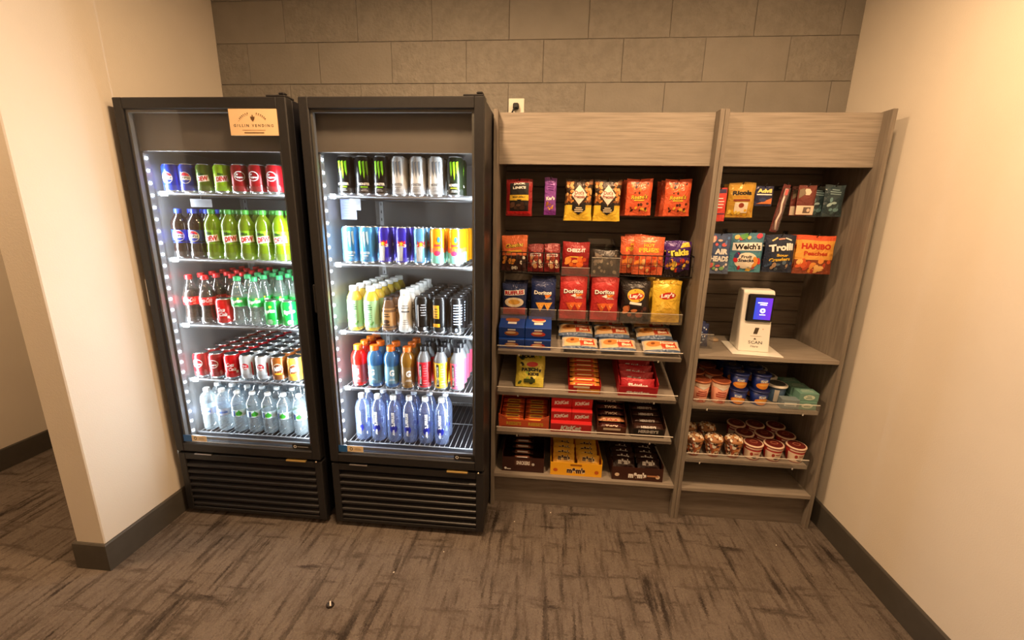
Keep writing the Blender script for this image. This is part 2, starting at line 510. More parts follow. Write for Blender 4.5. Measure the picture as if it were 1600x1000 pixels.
# wall outlet with a plug, showing above the shelf header
t = thing('power_outlet', 'white wall outlet with a black plug above the snack shelf', 'outlet', (.062, YB, 2.085))
obj('cover_plate', MB().box(-.042, .042, -.008, -.003, -.062, .062, col(245, 240, 225), bev=.003), t)
for dz in (.024, -.03): obj('socket', MB().box(-.017, .017, -.0115, -.008, dz - .014, dz + .014, col(225, 218, 200), bev=.002), t)
pl = obj('plug', MB().box(-.016, .014, -.04, -.0115, .004, .034, INK, bev=.005), t)
obj('cord', MB().tube([(.002, -.036, .012), (-.012, -.05, -.004), (-.026, -.04, -.03), (-.03, -.02, -.08), (-.03, -.02, -.2)], .005, INK), pl)
# bits on the carpet
d = thing('floor_debris', 'dark round scrap with a pale sliver lying on the carpet', 'debris', (-.555, -.685, 0))
obj('scrap', MB().lathe([(.004, 0), (.016, .001), (.014, .006), (.006, .009)], col(35, 25, 22), n=9), d)
obj('sliver', MB().box(-.003, .003, -.012, .012, .008, .011, col(215, 205, 190), bev=.001), d, rot=(0, .1, .5))
for x_, y_, s_, nm in ((.143, -.12, .006, 'pale crumb on the carpet before the kick board'), (.33, -.03, .008, 'larger white crumb beside the kick board'), (-.17, -.36, .006, 'small white crumb before the unsigned cooler'), (-.36, -.5, .008, 'pale thread lying on the open carpet'), (1.43, -.14, .006, 'white crumb on the carpet near the narrow shelf unit')):
    c = obj('crumb', MB().box(-s_ / 2, s_ / 2, -s_ / 3, s_ / 3, 0, .004, col(225, 215, 200), bev=.0015), None, (x_, y_, 0), (0, 0, x_ * 5)); tag(c, nm, 'crumb')

# ------------------------------------------------------------------ glass-door coolers
SHELF_Z = [1.612, 1.316, 1.0, .72, .428]


def make_cooler(x0, x1, label, sign):
    YD, YC, YK = -.252, -.2, .43        # door front, cabinet front, cabinet back
    H = 1.983
    t = thing('glass_door_cooler', label, 'cooler', ((x0 + x1) / 2, YC, 0))
    ox, oy = -(x0 + x1) / 2, -YC

    def part(name, mb, parent=t):
        for i, v in enumerate(mb.v): mb.v[i] = (v[0] + ox, v[1] + oy, v[2])
        return obj(name, mb, parent)
    w = .026
    for nm, b in (('side_panel', (x0 + .004, x0 + w, YC, YK, .05, H)), ('side_panel', (x1 - w, x1 - .004, YC, YK, .05, H)), ('top_panel', (x0 + w, x1 - w, YC, YK, H - .03, H)), ('back_panel', (x0 + w, x1 - w, YK - .02, YK, .05, H - .03)), ('floor_panel', (x0 + w, x1 - w, YC, YK - .02, .05, .40))):
        part(nm, MB().box(*b, M_BLACK2, bev=.003))
    part('plinth', MB().box(x0 + .03, x1 - .03, YC + .005, YK - .03, 0, .05, M_BLACK2))
    # liner of the cold space
    li = w + .014
    part('side_liner', MB().box(x0 + w, x0 + li, YC + .01, YK - .06, .40, 1.80, M_LINERS)); part('side_liner', MB().box(x1 - li, x1 - w, YC + .01, YK - .06, .40, 1.80, M_LINERS))
    part('back_liner', MB().box(x0 + w, x1 - w, YK - .06, YK - .021, .40, 1.80, M_LINER)); part('ceiling_liner', MB().box(x0 + w, x1 - w, YC + .012, YK - .021, 1.80, 1.815, M_LINER))
    for q in (x0 + li + .035, x1 - li - .035):
        mb = MB().box(q - .011, q + .011, YK - .066, YK - .06, .42, 1.79, M_GREYW)
        p = part('shelf_standard', mb)
        sl = MB()
        for k in range(32): sl.box(q - .003, q + .003, YK - .0668, YK - .066, .45 + k * .042, .466 + k * .042, INK)
        part('slot_print', sl, p)['kind'] = 'stuff'
    part('header_panel', MB().box(x0 + .035, x1 - .035, YC + .002, YC + .012, 1.782, 1.95, M_HEADP, bev=.002))
    # door: four rails, pane, gasket
    fw, D1 = .042, YC - .004
    gx0, gx1, gz0, gz1 = x0 + fw, x1 - fw, .411, 1.938
    dr = part('door', MB().box(x0, gx0, YD, D1, .366, H, M_BLACK, bev=.004).box(gx1, x1, YD, D1, .366, H, M_BLACK, bev=.004).box(gx0 - .003, gx1 + .003, YD + .0006, D1, gz1, H, M_BLACK, bev=.004).box(gx0 - .003, gx1 + .003, YD + .0006, D1, .366, gz0, M_BLACK, bev=.004))
    part('pane', MB().box(gx0 - .002, gx1 + .002, YD + .008, YD + .012, gz0 - .002, gz1 + .002, M_GLASS), dr)
    e = .010; g = mat('grey_pane_edge', (.10, .095, .09), .4)
    part('pane_edge', MB().box(gx0, gx0 + e, YD + .013, YD + .03, gz0, gz1, g).box(gx1 - e, gx1, YD + .013, YD + .03, gz0, gz1, g).box(gx0 + e, gx1 - e, YD + .013, YD + .03, gz1 - e, gz1, g), dr)
    part('sill_strip', MB().box(gx0, gx1, YD + .013, YD + .02, gz0, gz0 + .007, M_ALU), dr)
    part('inner_sill', MB().box(gx0, gx1, YD + .03, YD + .04, gz0 + .012, gz0 + .026, M_GREYW), dr)
    part('hinge', MB().box(x1 - .085, x1 - .004, YD + .006, YC + .02, H + .0005, H + .008, M_BLACK, bev=.002).box(x1 - .034, x1 - .008, YD + .008, YD + .034, H + .0085, H + .018, M_BLACK, bev=.004))
    part('door_handle', MB().box(x0 - .018, x0, YD + .012, YD + .034, 1.10, 1.23, mat('lit_handle', (.55, .5, .43), .35, metal=.3) if sign else M_BLACK, bev=.005), dr)  # beige tone puts light reflected off the wall into the metal's colour
    # stickers on the glass and the small marks
    part('blue_sticker', MB().box(gx0 + .003, gx0 + .045, YD + .0065, YD + .0078, gz0 + .008, gz0 + .042, col(40, 95, 160)), dr)
    s = part('care_sticker', MB().box(gx0 + .047, gx0 + .125, YD + .0065, YD + .0078, gz0 + .012, gz0 + .042, col(228, 205, 165)), dr)
    p = Print(flat(YD + .0065)); p.ring(gx0 + .066, gz0 + .027, .016, .016, .003, INK); p.lines(gx0 + .098, gz0 + .031, .034, 3, .004, .0012, col(120, 100, 80)); part('sticker_print', p.mb, dr)
    s = part('logo_plate', MB().box(gx1 - .098, gx1 - .002, YD + .0065, YD + .0078, gz0 + .006, gz0 + .032, INK), dr)
    p = Print(flat(YD + .0065)); p.ring(gx1 - .084, gz0 + .019, .015, .015, .003, WHITE); p.rect(gx1 - .045, gz0 + .019, .055, .004, col(150, 150, 150)); part('logo_print', p.mb, dr)
    # grille below the door
    gr = part('grille_panel', MB().box(x0, x0 + .036, -.246, YC - .002, .025, .352, M_BLACK, bev=.003).box(x1 - .036, x1, -.246, YC - .002, .025, .352, M_BLACK, bev=.003).box(x0 + .034, x1 - .034, -.2455, YC - .002, .318, .352, M_BLACK, bev=.003).box(x0 + .034, x1 - .034, -.2455, YC - .002, .025, .046, M_BLACK, bev=.003).box(x0 + .03, x1 - .03, -.215, YC - .0025, .04, .32, M_BLACK2))
    for k in range(7):
        z = .062 + k * .037
        part('louver', MB().prism([(-.246, z - .006), (-.24, z - .008), (-.214, z + .014), (-.214, z + .022), (-.246, z + .004)], x0 + .037, x1 - .037, mat('louver_coat', (.014, .013, .015), .42)), gr)
    part('grey_slit_plate', MB().box(x0 + .095, x0 + .185, -.254, -.24, .3525, .3585, M_STEEL, bev=.001), gr)  # added plate stands in for a reflective recess slit
    part('gold_slit_plate', MB().box(x1 - .175, x1 - .075, -.2565, -.24, .3525, .3605, M_GOLDSLIT, bev=.001), gr)  # added plate, its gold colour stands in for a gleaming slit
    part('corner_screw', MB().lathe([(.0045, 0), (.0045, .004), (.002, .006)], mat('bright_screw', (.9, .8, .65), .25, metal=.8), n=10, cx=x1 - .024, cy=-.250), gr).location.z = .354
    # light strips inside the door posts, with their diodes
    for sx, xx in ((1, x0 + fw + .006), (-1, x1 - fw - .006)):
        st = part('light_strip', MB().box(xx - .004 if sx > 0 else xx - .002, xx + .002 if sx > 0 else xx + .004, YC - .002, YC + .026, .43, 1.775, mat('satin_strip', (.16, .165, .18), .6, metal=.2), bev=.001))
        n = 26
        led = MB().box(-.0016, .0016, -.004, .004, -.0045, .0045, M_LED).mesh('diode')
        for k in range(n):
            o = bpy.data.objects.new('diode', led); C.objects.link(o); o.parent = st
            o.location = (xx + sx * .004 + ox, YC + .01 + oy, .45 + k * (1.305 / (n - 1)))
        a = area('cooler_strip_light', (xx + sx * .012, YC + .012, 1.085), .022, 12, (.86, .95, 1), shape='RECTANGLE', sy=1.28)
        d = Vector((sx * 1.0, .75, 0)); a.rotation_euler = d.to_track_quat('-Z', 'Y').to_euler()
    # wire shelves with clear lane stops
    lanes = [x0 + .091 + .0825 * k for k in range(7)] if sign else [x0 + .115 + .081 * k for k in range(7)]
    for j, z in enumerate(SHELF_Z):
        a, b = x0 + li + .004, x1 - li - .004
        mb = MB(); mb.tube([(a, -.158, z - .004), (b, -.158, z - .004)], .004, M_GREYW).tube([(a, .36, z - .004), (b, .36, z - .004)], .004, M_GREYW).tube([(a, .1, z - .008), (b, .1, z - .008)], .003, M_GREYW)
        sh = part('wire_shelf', mb)
        wr = MB()
        for k in range(26):
            q = a + (b - a) * (k + .5) / 26
            wr.tube([(q, -.158, z - .002), (q, .36, z - .002)], .0016, M_GREYW, n=4)
        part('wire', wr, sh)['kind'] = 'stuff'
        part('shelf_front', MB().box(a, b, -.166, -.1625, z - .014, z + .006, M_STOP), sh)
        if j < 4 or not sign:
            for k, lx in enumerate(lanes):
                if j == 4 and k > 5: continue
                mb = MB().lathe([(.0399, z + .004), (.0404, z + .03), (.0399, z + .034)], M_STOP, n=12, cap=False, cx=lx, cy=-.115, a0=-1.25, a1=1.25)
                part('lane_stop', mb, sh)
    if sign:
        s = part('business_sign', MB().box(x1 - .25, x1 - .044, YD + .003, YD + .0078, 1.838, 1.941, col(235, 200, 155), bev=.0008), dr)
        p = Print(flat(YD + .003), seg=.05); cx = x1 - .147; br = col(95, 70, 45)
        p.text('G I L L I N   V E N D I N G', cx, 1.876, .17, .0105, col(60, 45, 35), bold=.012)
        p.rect(cx, 1.859, .1, .0025, col(190, 155, 115)); p.rect(cx, 1.849, .085, .003, col(90, 70, 50))
        for (ax, ay, r_, w_, h_) in ((0, .901, 0, .008, .02), (-.005, .903, .35, .006, .016), (.005, .903, -.35, .006, .016), (0, .91, 0, .005, .014)): p.ell(cx + ax, 1 + ay, w_, h_, br, rot=r_, n=10)
        for k in range(15):
            an = PI * (.12 + .76 * k / 14)
            if 6 <= k <= 8: continue
            p.rect(cx + .058 * math.cos(an), 1.889 + .034 * math.sin(an), .0035, .005, br, rot=an - PI / 2)
        part('sign_lettering', p.mb, dr)
    return t, lanes


F1X = (-1.553, -.801); F2X = (-.751, -.001)
c1, LA1 = make_cooler(*F1X, 'black glass-door drinks cooler with a peach business sign, beside the cream partition', True)
c2, LA2 = make_cooler(*F2X, 'black glass-door drinks cooler without a sign, beside the wooden snack shelves', False)
# paper notices hung under the top shelves
for nm, lab, (x_, y_, z_, w_, h_) in (('paper_notice', 'grey paper notice hanging below the top shelf of the signed cooler', (-1.335, -.12, 1.57, .105, .036)), ('paper_notice', 'white paper notice hanging below the top shelf of the unsigned cooler', (-.61, -.1, 1.577, .05, .05)), ('blue_notice', 'tall bluish paper notice behind the white one in the unsigned cooler', (-.662, -.06, 1.555, .075, .09))):
    t = thing(nm, lab, 'notice', (x_, y_, z_))
    obj('sheet', MB().box(-w_ / 2, w_ / 2, -.0006, .0006, -h_ / 2, h_ / 2, col(112, 114, 122) if nm == 'paper_notice' else col(84, 92, 128)), t)
    p = Print(flat(-.0006)); p.lines(0, h_ * .32, w_ * .8, 6, h_ * .13, h_ * .03, col(70, 70, 78)); obj('notice_print', p.mb, t)
    obj('hanging_wire', MB().tube([(0, 0, h_ / 2 - .003), (0, .004, 1.606 - z_)], .0012, M_GREYW), t)

# ------------------------------------------------------------------ drinks


def can_kind(name, body, deco=None, r=.0365, h=.126, lid=M_ALU, neck=None, tabm=None, cat='can'):
    rn = r * .80
    prof = [(r * .78, 0), (r * .86, .003), (r, .011), (r, h * .5), (r, h - .014), (rn + .0015, h - .003), (rn + .002, h), (rn, h + .001)]
    b = MB().lathe(prof, [M_ALU, M_ALU, body, body, neck or body, lid, lid], n=20)
    l = MB().lathe([(rn - .002, h - .0045), (.006, h - .0042), (.0002, h - .0042)], lid, n=16, cap=False).lathe([(rn, h + .001), (rn - .0015, h + .0005), (rn - .002, h - .0045)], lid, n=16, cap=False)
    tb = MB().box(-.007, .007, -.012, .010, h - .0042, h - .0018, tabm or lid, bev=.001)
    parts = [(name, b), ('lid', l), ('pull_tab', tb)]
    if deco:
        p = Print(onlathe(prof, r)); deco(p, h, r); parts.append(('label_print', p.mb))
    return Kind(name, cat, parts)


def bottle_kind(name, prof, body, label=None, cap=None, deco=None, n=20, cat='bottle', capr=.0145, caph=.018, fill=None):
    """prof: outer shape; label: (z0, z1, material); cap material"""
    top = prof[-1][1]
    b = MB().lathe(prof, body, n=n)
    parts = [(name, b)]
    rf = onlathe(prof, 1.0)

    def rad(z): return -rf(0, z, 0)[1]
    if fill:    # the drink itself inside a clear bottle
        pr = [(max(r_ - .0022, .001), z_) for r_, z_ in prof if z_ < fill[0]]; pr = [(pr[0][0], .003)] + pr[1:] + [(max(rad(fill[0]) - .0022, .001), fill[0])]
        parts.append(('drink', MB().lathe(pr, fill[1], n=n)))
    if label:
        label = (label[0], label[1], card(label[2])); z0, z1, lm = label; k = 4
        lp = [(rad(z0 + (z1 - z0) * i / k) + .0006, z0 + (z1 - z0) * i / k) for i in range(k + 1)]
        parts.append(('label', MB().lathe(lp, lm, n=n, cap=False)))
    if cap:
        parts.append(('cap', MB().lathe([(capr, top - .003), (capr + .0004, top), (capr, top + caph - .003), (capr - .002, top + caph)], cap, n=14)))
    if deco:
        r0 = rad(label[0] + .5 * (label[1] - label[0])) if label else prof[2][0]
        p = Print(onlathe([(a + .0006, z) for a, z in prof], r0)); deco(p, r0); parts.append(('label_print', p.mb))
    return Kind(name, cat, parts)


BLUE = can_paint(22, 52, 160); DRED = can_paint(150, 24, 32); CRED = can_paint(214, 20, 28); SILV = can_paint(205, 208, 212)


def d_pepsi(p, h, r):
    p.ell(.0, h * .52, .046, .05, WHITE); p.ell(0, h * .52, .042, .046, col(18, 40, 140)); p.poly([(-.02, h * .55), (.02, h * .55), (.014, h * .66), (0, h * .695), (-.014, h * .66)], col(215, 30, 40))
    p.rect(0, h * .515, .043, .016, WHITE); p.text('PEPSI', 0, h * .515, .036, .010, INK, bold=.03)


def d_dew(p, h, r):
    p.text('Mtn', -.004, h * .66, .022, .012, col(20, 70, 30), shear=.2, bold=.04); p.rect(0, h * .5, .05, .026, WHITE, rot=.15); p.text('DEW', 0, h * .5, .044, .020, col(200, 25, 30), shear=.15, bold=.05, rot=.15)


def d_drp(p, h, r):
    p.ring(0, h * .6, .046, .042, .003, WHITE); p.text('Dr', -.010, h * .66, .014, .010, WHITE, shear=.2, bold=.04); p.text('Pepper', 0, h * .56, .038, .012, WHITE, shear=.2, bold=.04); p.lines(.03, h * .3, .012, 4, .006, .0015, WHITE)


def d_coke(p, h, r):
    p.text('Coca', -.002, h * .6, .036, .020, WHITE, shear=.35, bold=.02); p.text('Cola', .006, h * .42, .034, .018, WHITE, shear=.35, bold=.02); p.rect(.026, h * .3, .01, .012, WHITE)


def d_sprite(p, h, r):
    p.text('Sprite', 0, h * .6, .05, .024, WHITE, rot=.12, bold=.05); p.ell(.006, h * .78, .012, .012, col(240, 230, 60)); p.lines(0, h * .28, .028, 4, .006, .0015, WHITE)


def d_diet(p, h, r):
    p.ell(-.004, h * .56, .034, .034, col(190, 20, 36)); p.text('Diet', -.004, h * .6, .02, .008, WHITE, bold=.04); p.text('Coke', -.004, h * .5, .026, .012, WHITE, shear=.3, bold=.03); p.rect(.028, h * .45, .006, .07, col(190, 20, 36))


def d_aw(p, h, r):
    p.ell(0, h * .52, .046, .056, col(240, 225, 190)); p.ell(0, h * .52, .042, .052, col(105, 52, 20)); p.text('A&W', 0, h * .54, .036, .022, WHITE, bold=.05, rot=.2); p.rect(0, h * .33, .034, .008, col(235, 150, 40))


K_PEP = can_kind('soda_can', BLUE, d_pepsi); K_DEW = can_kind('soda_can', can_paint(88, 112, 28), d_dew); K_DEWZ = can_kind('soda_can', can_paint(150, 200, 30), d_dew)
K_DRP = can_kind('soda_can', DRED, d_drp); K_COKE = can_kind('soda_can', CRED, d_coke); K_SPRC = can_kind('soda_can', can_paint(20, 160, 60), d_sprite)
K_DIET = can_kind('soda_can', SILV, d_diet); K_AW = can_kind('soda_can', can_paint(150, 84, 34), d_aw); K_AWC = can_kind('soda_can', can_paint(222, 158, 60), d_aw)


def d_mon(c, tc, sub):
    def f(p, h, r):
        for k, (x, l, b) in enumerate(((-.014, .062, 0), (0, .075, -.008), (.014, .062, 0))):
            p.poly([(x - .005, h * .86 + b * .2), (x + .004, h * .88), (x + .0055, h * .6), (x + .002, h * .88 - l), (x - .003, h * .62)], c)
        p.text('MONSTER', 0, h * .30, .046, .011, tc, bold=.03); p.rect(0, h * .225, .03, .004, sub)
        p.lines(0, h * .17, .03, 2, .006, .0015, tc)
    return f


GRN = col(140, 215, 30); NOIR = can_paint(18, 18, 20)
K_MON = can_kind('energy_drink_can', NOIR, d_mon(GRN, WHITE, GRN), h=.165); K_MONW = can_kind('energy_drink_can', can_paint(228, 230, 232), d_mon(col(120, 124, 130), col(110, 112, 118), col(150, 150, 155)), h=.165)
K_MONG = can_kind('energy_drink_can', can_paint(30, 38, 24), d_mon(GRN, WHITE, col(200, 220, 40)), h=.165); K_MONB = can_kind('energy_drink_can', can_paint(70, 150, 205), d_mon(col(190, 225, 245), col(215, 235, 248), WHITE), h=.165)  # first can is black, with green light put into its body colour


def redbull(c):
    def f(p, h, r):
        for sx in (0,):
            p.poly([(-.022, h * .1), (.022, h * .1), (.022, h * .56), (-.022, h * .56)], SILV); p.poly([(-.022, h * .56), (.022, h * .56), (.022, h * .88), (-.022, h * .88)], c)
            p.poly([(.004, h * .1), (.022, h * .1), (.022, h * .48), (.008, h * .48)], c)
        p.text('Red', -.009, h * .6, .014, .016, col(215, 25, 40), bold=.05); p.text('Bull', .010, h * .6, .016, .016, col(215, 25, 40), bold=.05); p.ell(0, h * .56, .016, .016, col(245, 190, 40)); p.poly([(-.018, h * .5), (-.004, h * .57), (-.008, h * .5)], col(210, 25, 40)); p.poly([(.018, h * .5), (.004, h * .57), (.008, h * .5)], col(210, 25, 40))
    return f


K_RB = can_kind('slim_energy_can', can_paint(52, 40, 160), redbull(can_paint(52, 40, 170)), r=.0305, h=.165); K_RBL = can_kind('slim_energy_can', can_paint(90, 150, 205), redbull(can_paint(90, 155, 215)), r=.0305, h=.165)


def d_orange(p, h, r):
    p.rect(0, h * .22, .2, h * .3, col(120, 200, 180)); p.rect(0, h * .42, .2, h * .12, col(240, 110, 60)); p.ell(-.004, h * .34, .03, .022, col(225, 50, 90)); p.ell(.004, h * .7, .012, .024, col(40, 120, 160)); p.text('sparkling', 0, h * .55, .034, .01, col(205, 40, 60), bold=.03) if False else p.rect(0, h * .55, .034, .008, col(205, 60, 60))


K_ORG = can_kind('tall_fruit_can', can_paint(245, 160, 25), d_orange, h=.165, r=.0345)

soda = [(.027, 0), (.034, .006), (.036, .02), (.036, .05), (.0335, .066), (.0335, .072), (.0355, .08), (.0355, .134), (.0365, .142), (.036, .158), (.0325, .172), (.0245, .188), (.0165, .199), (.0145, .203), (.0140, .209)]
slim = [(.026, 0), (.033, .006), (.035, .02), (.034, .045), (.031, .07), (.0325, .085), (.035, .095), (.0355, .132), (.0345, .142), (.029, .165), (.021, .188), (.0155, .203), (.0140, .217)]


def b_pep(p, r):
    p.ell(0, .105, .05, .05, WHITE); p.ell(0, .105, .046, .046, col(18, 40, 140)); p.poly([(-.022, .112), (.022, .112), (.014, .123), (0, .127), (-.014, .123)], col(215, 30, 40)); p.rect(0, .104, .047, .017, WHITE); p.text('PEPSI', 0, .104, .038, .011, INK, bold=.03)


def b_dew(p, r):
    p.text('Mtn', -.008, .12, .03, .014, col(25, 60, 25), shear=.2, bold=.04); p.rect(.003, .096, .056, .03, WHITE, rot=.14); p.text('DEW', .003, .096, .05, .023, col(200, 30, 25), shear=.15, bold=.05, rot=.14)


def b_coke(p, r): p.text('Coca-Cola', 0, .118, .056, .022, WHITE, shear=.3, bold=.02); p.rect(.02, .1, .012, .004, WHITE)
def b_spr(p, r): p.text('Sprite', 0, .118, .05, .022, WHITE, bold=.05, rot=.1); p.ell(.008, .132, .009, .009, col(240, 230, 60)); p.lines(0, .099, .02, 2, .004, .0012, WHITE)


K_BPEP = bottle_kind('soda_bottle', soda, M_COLA, (.072, .132, foil(20, 45, 150)), col(30, 60, 175), b_pep, capr=.0155)
K_BDEW = bottle_kind('soda_bottle', soda, M_DEW, (.072, .134, col(120, 165, 30, .4)), col(70, 150, 60), b_dew, capr=.0155)
M_COKB = clear('clear_cola_bottle', (.88, .84, .82), body=.03, gloss=.05, rough=.05)
K_BCOK = bottle_kind('soda_bottle', slim, M_COKB, (.093, .132, foil(210, 22, 28)), col(214, 28, 34), b_coke, capr=.0155, fill=(.165, mat('cola_liquid', (.02, .007, .004), .2)))
K_BSPR = bottle_kind('soda_bottle', slim, M_SPRB, (.093, .135, foil(30, 165, 70)), col(60, 175, 105), b_spr, capr=.0155)
water = [(.024, 0), (.031, .005), (.0325, .02), (.031, .03), (.0325, .04), (.031, .05), (.0325, .06), (.031, .07), (.032, .085), (.032, .125), (.0335, .135), (.034, .155), (.029, .175), (.015, .195), (.0130, .205)]
waterb = [(.024, 0), (.031, .005), (.033, .02), (.0315, .03), (.033, .04), (.0315, .05), (.033, .06), (.0315, .07), (.032, .085), (.032, .125), (.0335, .135), (.034, .165), (.031, .185), (.0165, .203), (.0135, .21)]
WCAP = col(236, 242, 245, .35)


def b_w1(p, r): p.rect(0, .105, .05, .012, col(90, 120, 190)); p.lines(0, .12, .04, 2, .005, .0018, col(70, 95, 160)); p.text('PURE', 0, .105, .03, .006, WHITE, bold=.03) if False else p.lines(0, .094, .04, 2, .004, .0015, col(120, 140, 190))
def b_w2(p, r): p.ell(.004, .104, .03, .024, col(80, 170, 40)); p.poly([(-.01, .096), (.004, .124), (.02, .1)], col(50, 140, 50)); p.rect(-.018, .105, .012, .03, col(60, 85, 140))


water = [(a * 1.07, z) for a, z in water]; waterb = [(a * 1.07, z) for a, z in waterb]
K_W1 = bottle_kind('water_bottle', waterb, M_WATER, (.088, .124, col(205, 218, 240)), WCAP, b_w1, capr=.0155, caph=.015)
K_W2 = bottle_kind('water_bottle', water, M_WATER, (.088, .124, col(200, 220, 225)), WCAP, b_w2, capr=.0145, caph=.013)
tea = [(.027, 0), (.034, .006), (.035, .03), (.035, .14), (.033, .158), (.0225, .18), (.0185, .19)]


def b_tea(p, r):
    p.lines(0, .125, .04, 3, .010, .005, col(60, 120, 70)); p.lines(0, .085, .036, 4, .009, .003, col(70, 140, 90)); p.blobs(0, .045, .06, .04, 7, .012, [col(70, 150, 70), col(120, 180, 90)])


K_TEA = bottle_kind('iced_tea_bottle', tea, mat('pale_tea', (.75, .55, .06), .15), (.018, .145, col(170, 215, 160)), col(245, 245, 240, .35), b_tea, capr=.021, caph=.02)
coffee = [(.024, 0), (.031, .005), (.034, .02), (.034, .07), (.0325, .1), (.0255, .13), (.0225, .143), (.0215, .15)]


def b_cof(p, r): p.lines(0, .085, .036, 2, .010, .005, col(60, 38, 25)); p.ell(0, .05, .03, .02, col(70, 45, 28)); p.rect(0, .035, .03, .006, INK)


K_COF = bottle_kind('coffee_bottle', coffee, mat('coffee_glass', (.16, .085, .045), .12), (.012, .112, col(178, 132, 80)), col(48, 32, 25, .4), b_cof, capr=.0215, caph=.012)
shake = [(.025, 0), (.033, .005), (.034, .03), (.029, .075), (.032, .1), (.033, .13), (.030, .152), (.0215, .17), (.02, .178)]


def b_shk(p, r): p.lines(0, .128, .04, 2, .011, .004, col(120, 120, 118)); p.rect(0, .1, .04, .006, col(90, 88, 86)); p.lines(0, .06, .03, 3, .009, .003, col(150, 148, 145))


K_SHK = bottle_kind('milkshake_bottle', shake, col(238, 236, 230, .35), None, col(245, 245, 243, .35), b_shk, capr=.021, caph=.02)


def d_blk(c, kind):
    def f(p, h, r):
        if kind == 'gold': p.rect(-.004, h * .62, .03, h * .36, c); p.lines(-.004, h * .7, .022, 4, .012, .004, INK); p.rect(-.004, h * .25, .034, .016, c)
        elif kind == 'white': p.lines(.004, h * .8, .03, 5, .012, .003, c); p.ell(.008, h * .14, .012, .016, c); p.rect(-.02, h * .5, .005, h * .6, c)
        else:
            for k in range(8): p.rect(.006, h * (.3 + .075 * k), .04, .0045, c)
            p.ell(-.002, h * .14, .012, .016, c)
    return f


K_BLW = can_kind('black_drink_can', NOIR, d_blk(col(200, 200, 205), 'white'), h=.17, lid=mat('dark_lid', (.06, .06, .065), .25, metal=.8), tabm=M_ALU)
K_BLG = can_kind('black_drink_can', NOIR, d_blk(col(225, 165, 40), 'gold'), h=.17, lid=mat('dark_lid', None), tabm=mat('gold_tab', (.9, .65, .3), .2, metal=1))
K_BLS = can_kind('black_drink_can', NOIR, d_blk(col(165, 185, 215), 'stripe'), h=.17, lid=mat('dark_lid', None), tabm=M_ALU)
sport = [(.026, 0), (.033, .006), (.034, .03), (.0345, .055), (.033, .06), (.0345, .066), (.034, .102), (.0335, .108), (.036, .118), (.0365, .135), (.0345, .152), (.028, .168), (.0205, .177), (.0185, .182)]


def b_gat(c):
    def f(p, r): p.text('G', 0, .075, .022, .034, c, bold=.05); p.lines(0, .045, .03, 2, .006, .002, c)
    return f


def gat(liq, lab, cap=col(240, 118, 30)):
    return bottle_kind('sports_drink_bottle', sport, liq, (.02, .108, lab), cap, b_gat(WHITE), capr=.0205, caph=.022)


def liq(name, c): return clear(name, tuple(min(1, v * 1.1) for v in c), body=.75, gloss=.04, rough=.06, bodycol=c)


K_GR = gat(liq('red_drink', (.9, .03, .02)), col(190, 70, 70)); K_GB = gat(liq('blue_drink', (.10, .32, .62)), col(95, 140, 165)); K_GO = gat(liq('amber_drink', (.55, .26, .03)), col(130, 95, 50))
body = [(.025, 0), (.0325, .006), (.0335, .02), (.032, .06), (.0335, .075), (.0335, .12), (.0345, .14), (.031, .155), (.0185, .18), (.0145, .19)]


def b_body(c):
    def f(p, r): p.rect(-.014, .075, .014, .11, INK); p.lines(.008, .12, .02, 8, .0125, .004, c); p.text('BODYARMOR', -.014, .075, .09, .008, WHITE, bold=.02, rot=PI / 2)
    return f


def bod(c1, c2): return bottle_kind('sports_drink_bottle', body, mat('grey_bottle_top', (.16, .16, .17), .3), (.012, .138, c1), col(30, 30, 33, .35), b_body(c2), capr=.0165, caph=.022)


K_BR = bod(foil(205, 30, 45), foil(240, 120, 120)); K_BY = bod(foil(240, 200, 40), foil(250, 230, 140)); K_BP = bod(foil(235, 90, 120), foil(250, 190, 190))
smart = [(.026, 0), (.0325, .006), (.034, .03), (.034, .06), (.0325, .066), (.034, .072), (.034, .155), (.0315, .178), (.024, .2), (.0145, .215), (.0135, .222)]


smart = [(a * 1.06, z) for a, z in smart]


def b_smt(p, r):
    p.ell(.002, .075, .036, .042, col(25, 35, 130)); p.text('smart', .002, .125, .075, .018, WHITE, bold=.03, rot=-PI / 2); p.text('water', .002, .055, .03, .012, WHITE, bold=.02, rot=-PI / 2)


K_SM = bottle_kind('tall_water_bottle', smart, M_SMART, None, WCAP, b_smt, capr=.0155, caph=.02)

SHN = ['top shelf', 'second shelf', 'third shelf', 'fourth shelf', 'bottom shelf']
ROWN = ['front row', 'second row', 'third row', 'fourth row', 'fifth row', 'sixth row', 'seventh row']


def stock(cooler, lanes, shelf, lane, kind, desc, rows, pitch=.0745, y0=-.115, group=None, kind0=None, desc0=None, jit=.25, start=0):
    z = SHELF_Z[shelf] + .0006
    for r in range(start, rows):
        k, d = (kind0, desc0) if (r == 0 and kind0) else (kind, desc)
        lab = '%s, %s, %s lane from the lights, %s, %s cooler' % (d, ROWN[r], ORD[lane], SHN[shelf], cooler)
        skip = ('pull_tab', 'label_print') if r > 1 and k.cat == 'can' and shelf != 3 else (('label_print',) if r > 1 else ())
        k.place(lab, (lanes[lane] + random.uniform(-.0006, .0006), y0 + r * pitch - .0014 * max(r - 1, 0), z), (0, 0, (.3 if cooler == 'signed' else .12) + random.uniform(-jit, jit)), group or '%s of the %s cooler' % (SHN[shelf], cooler), skip=skip)


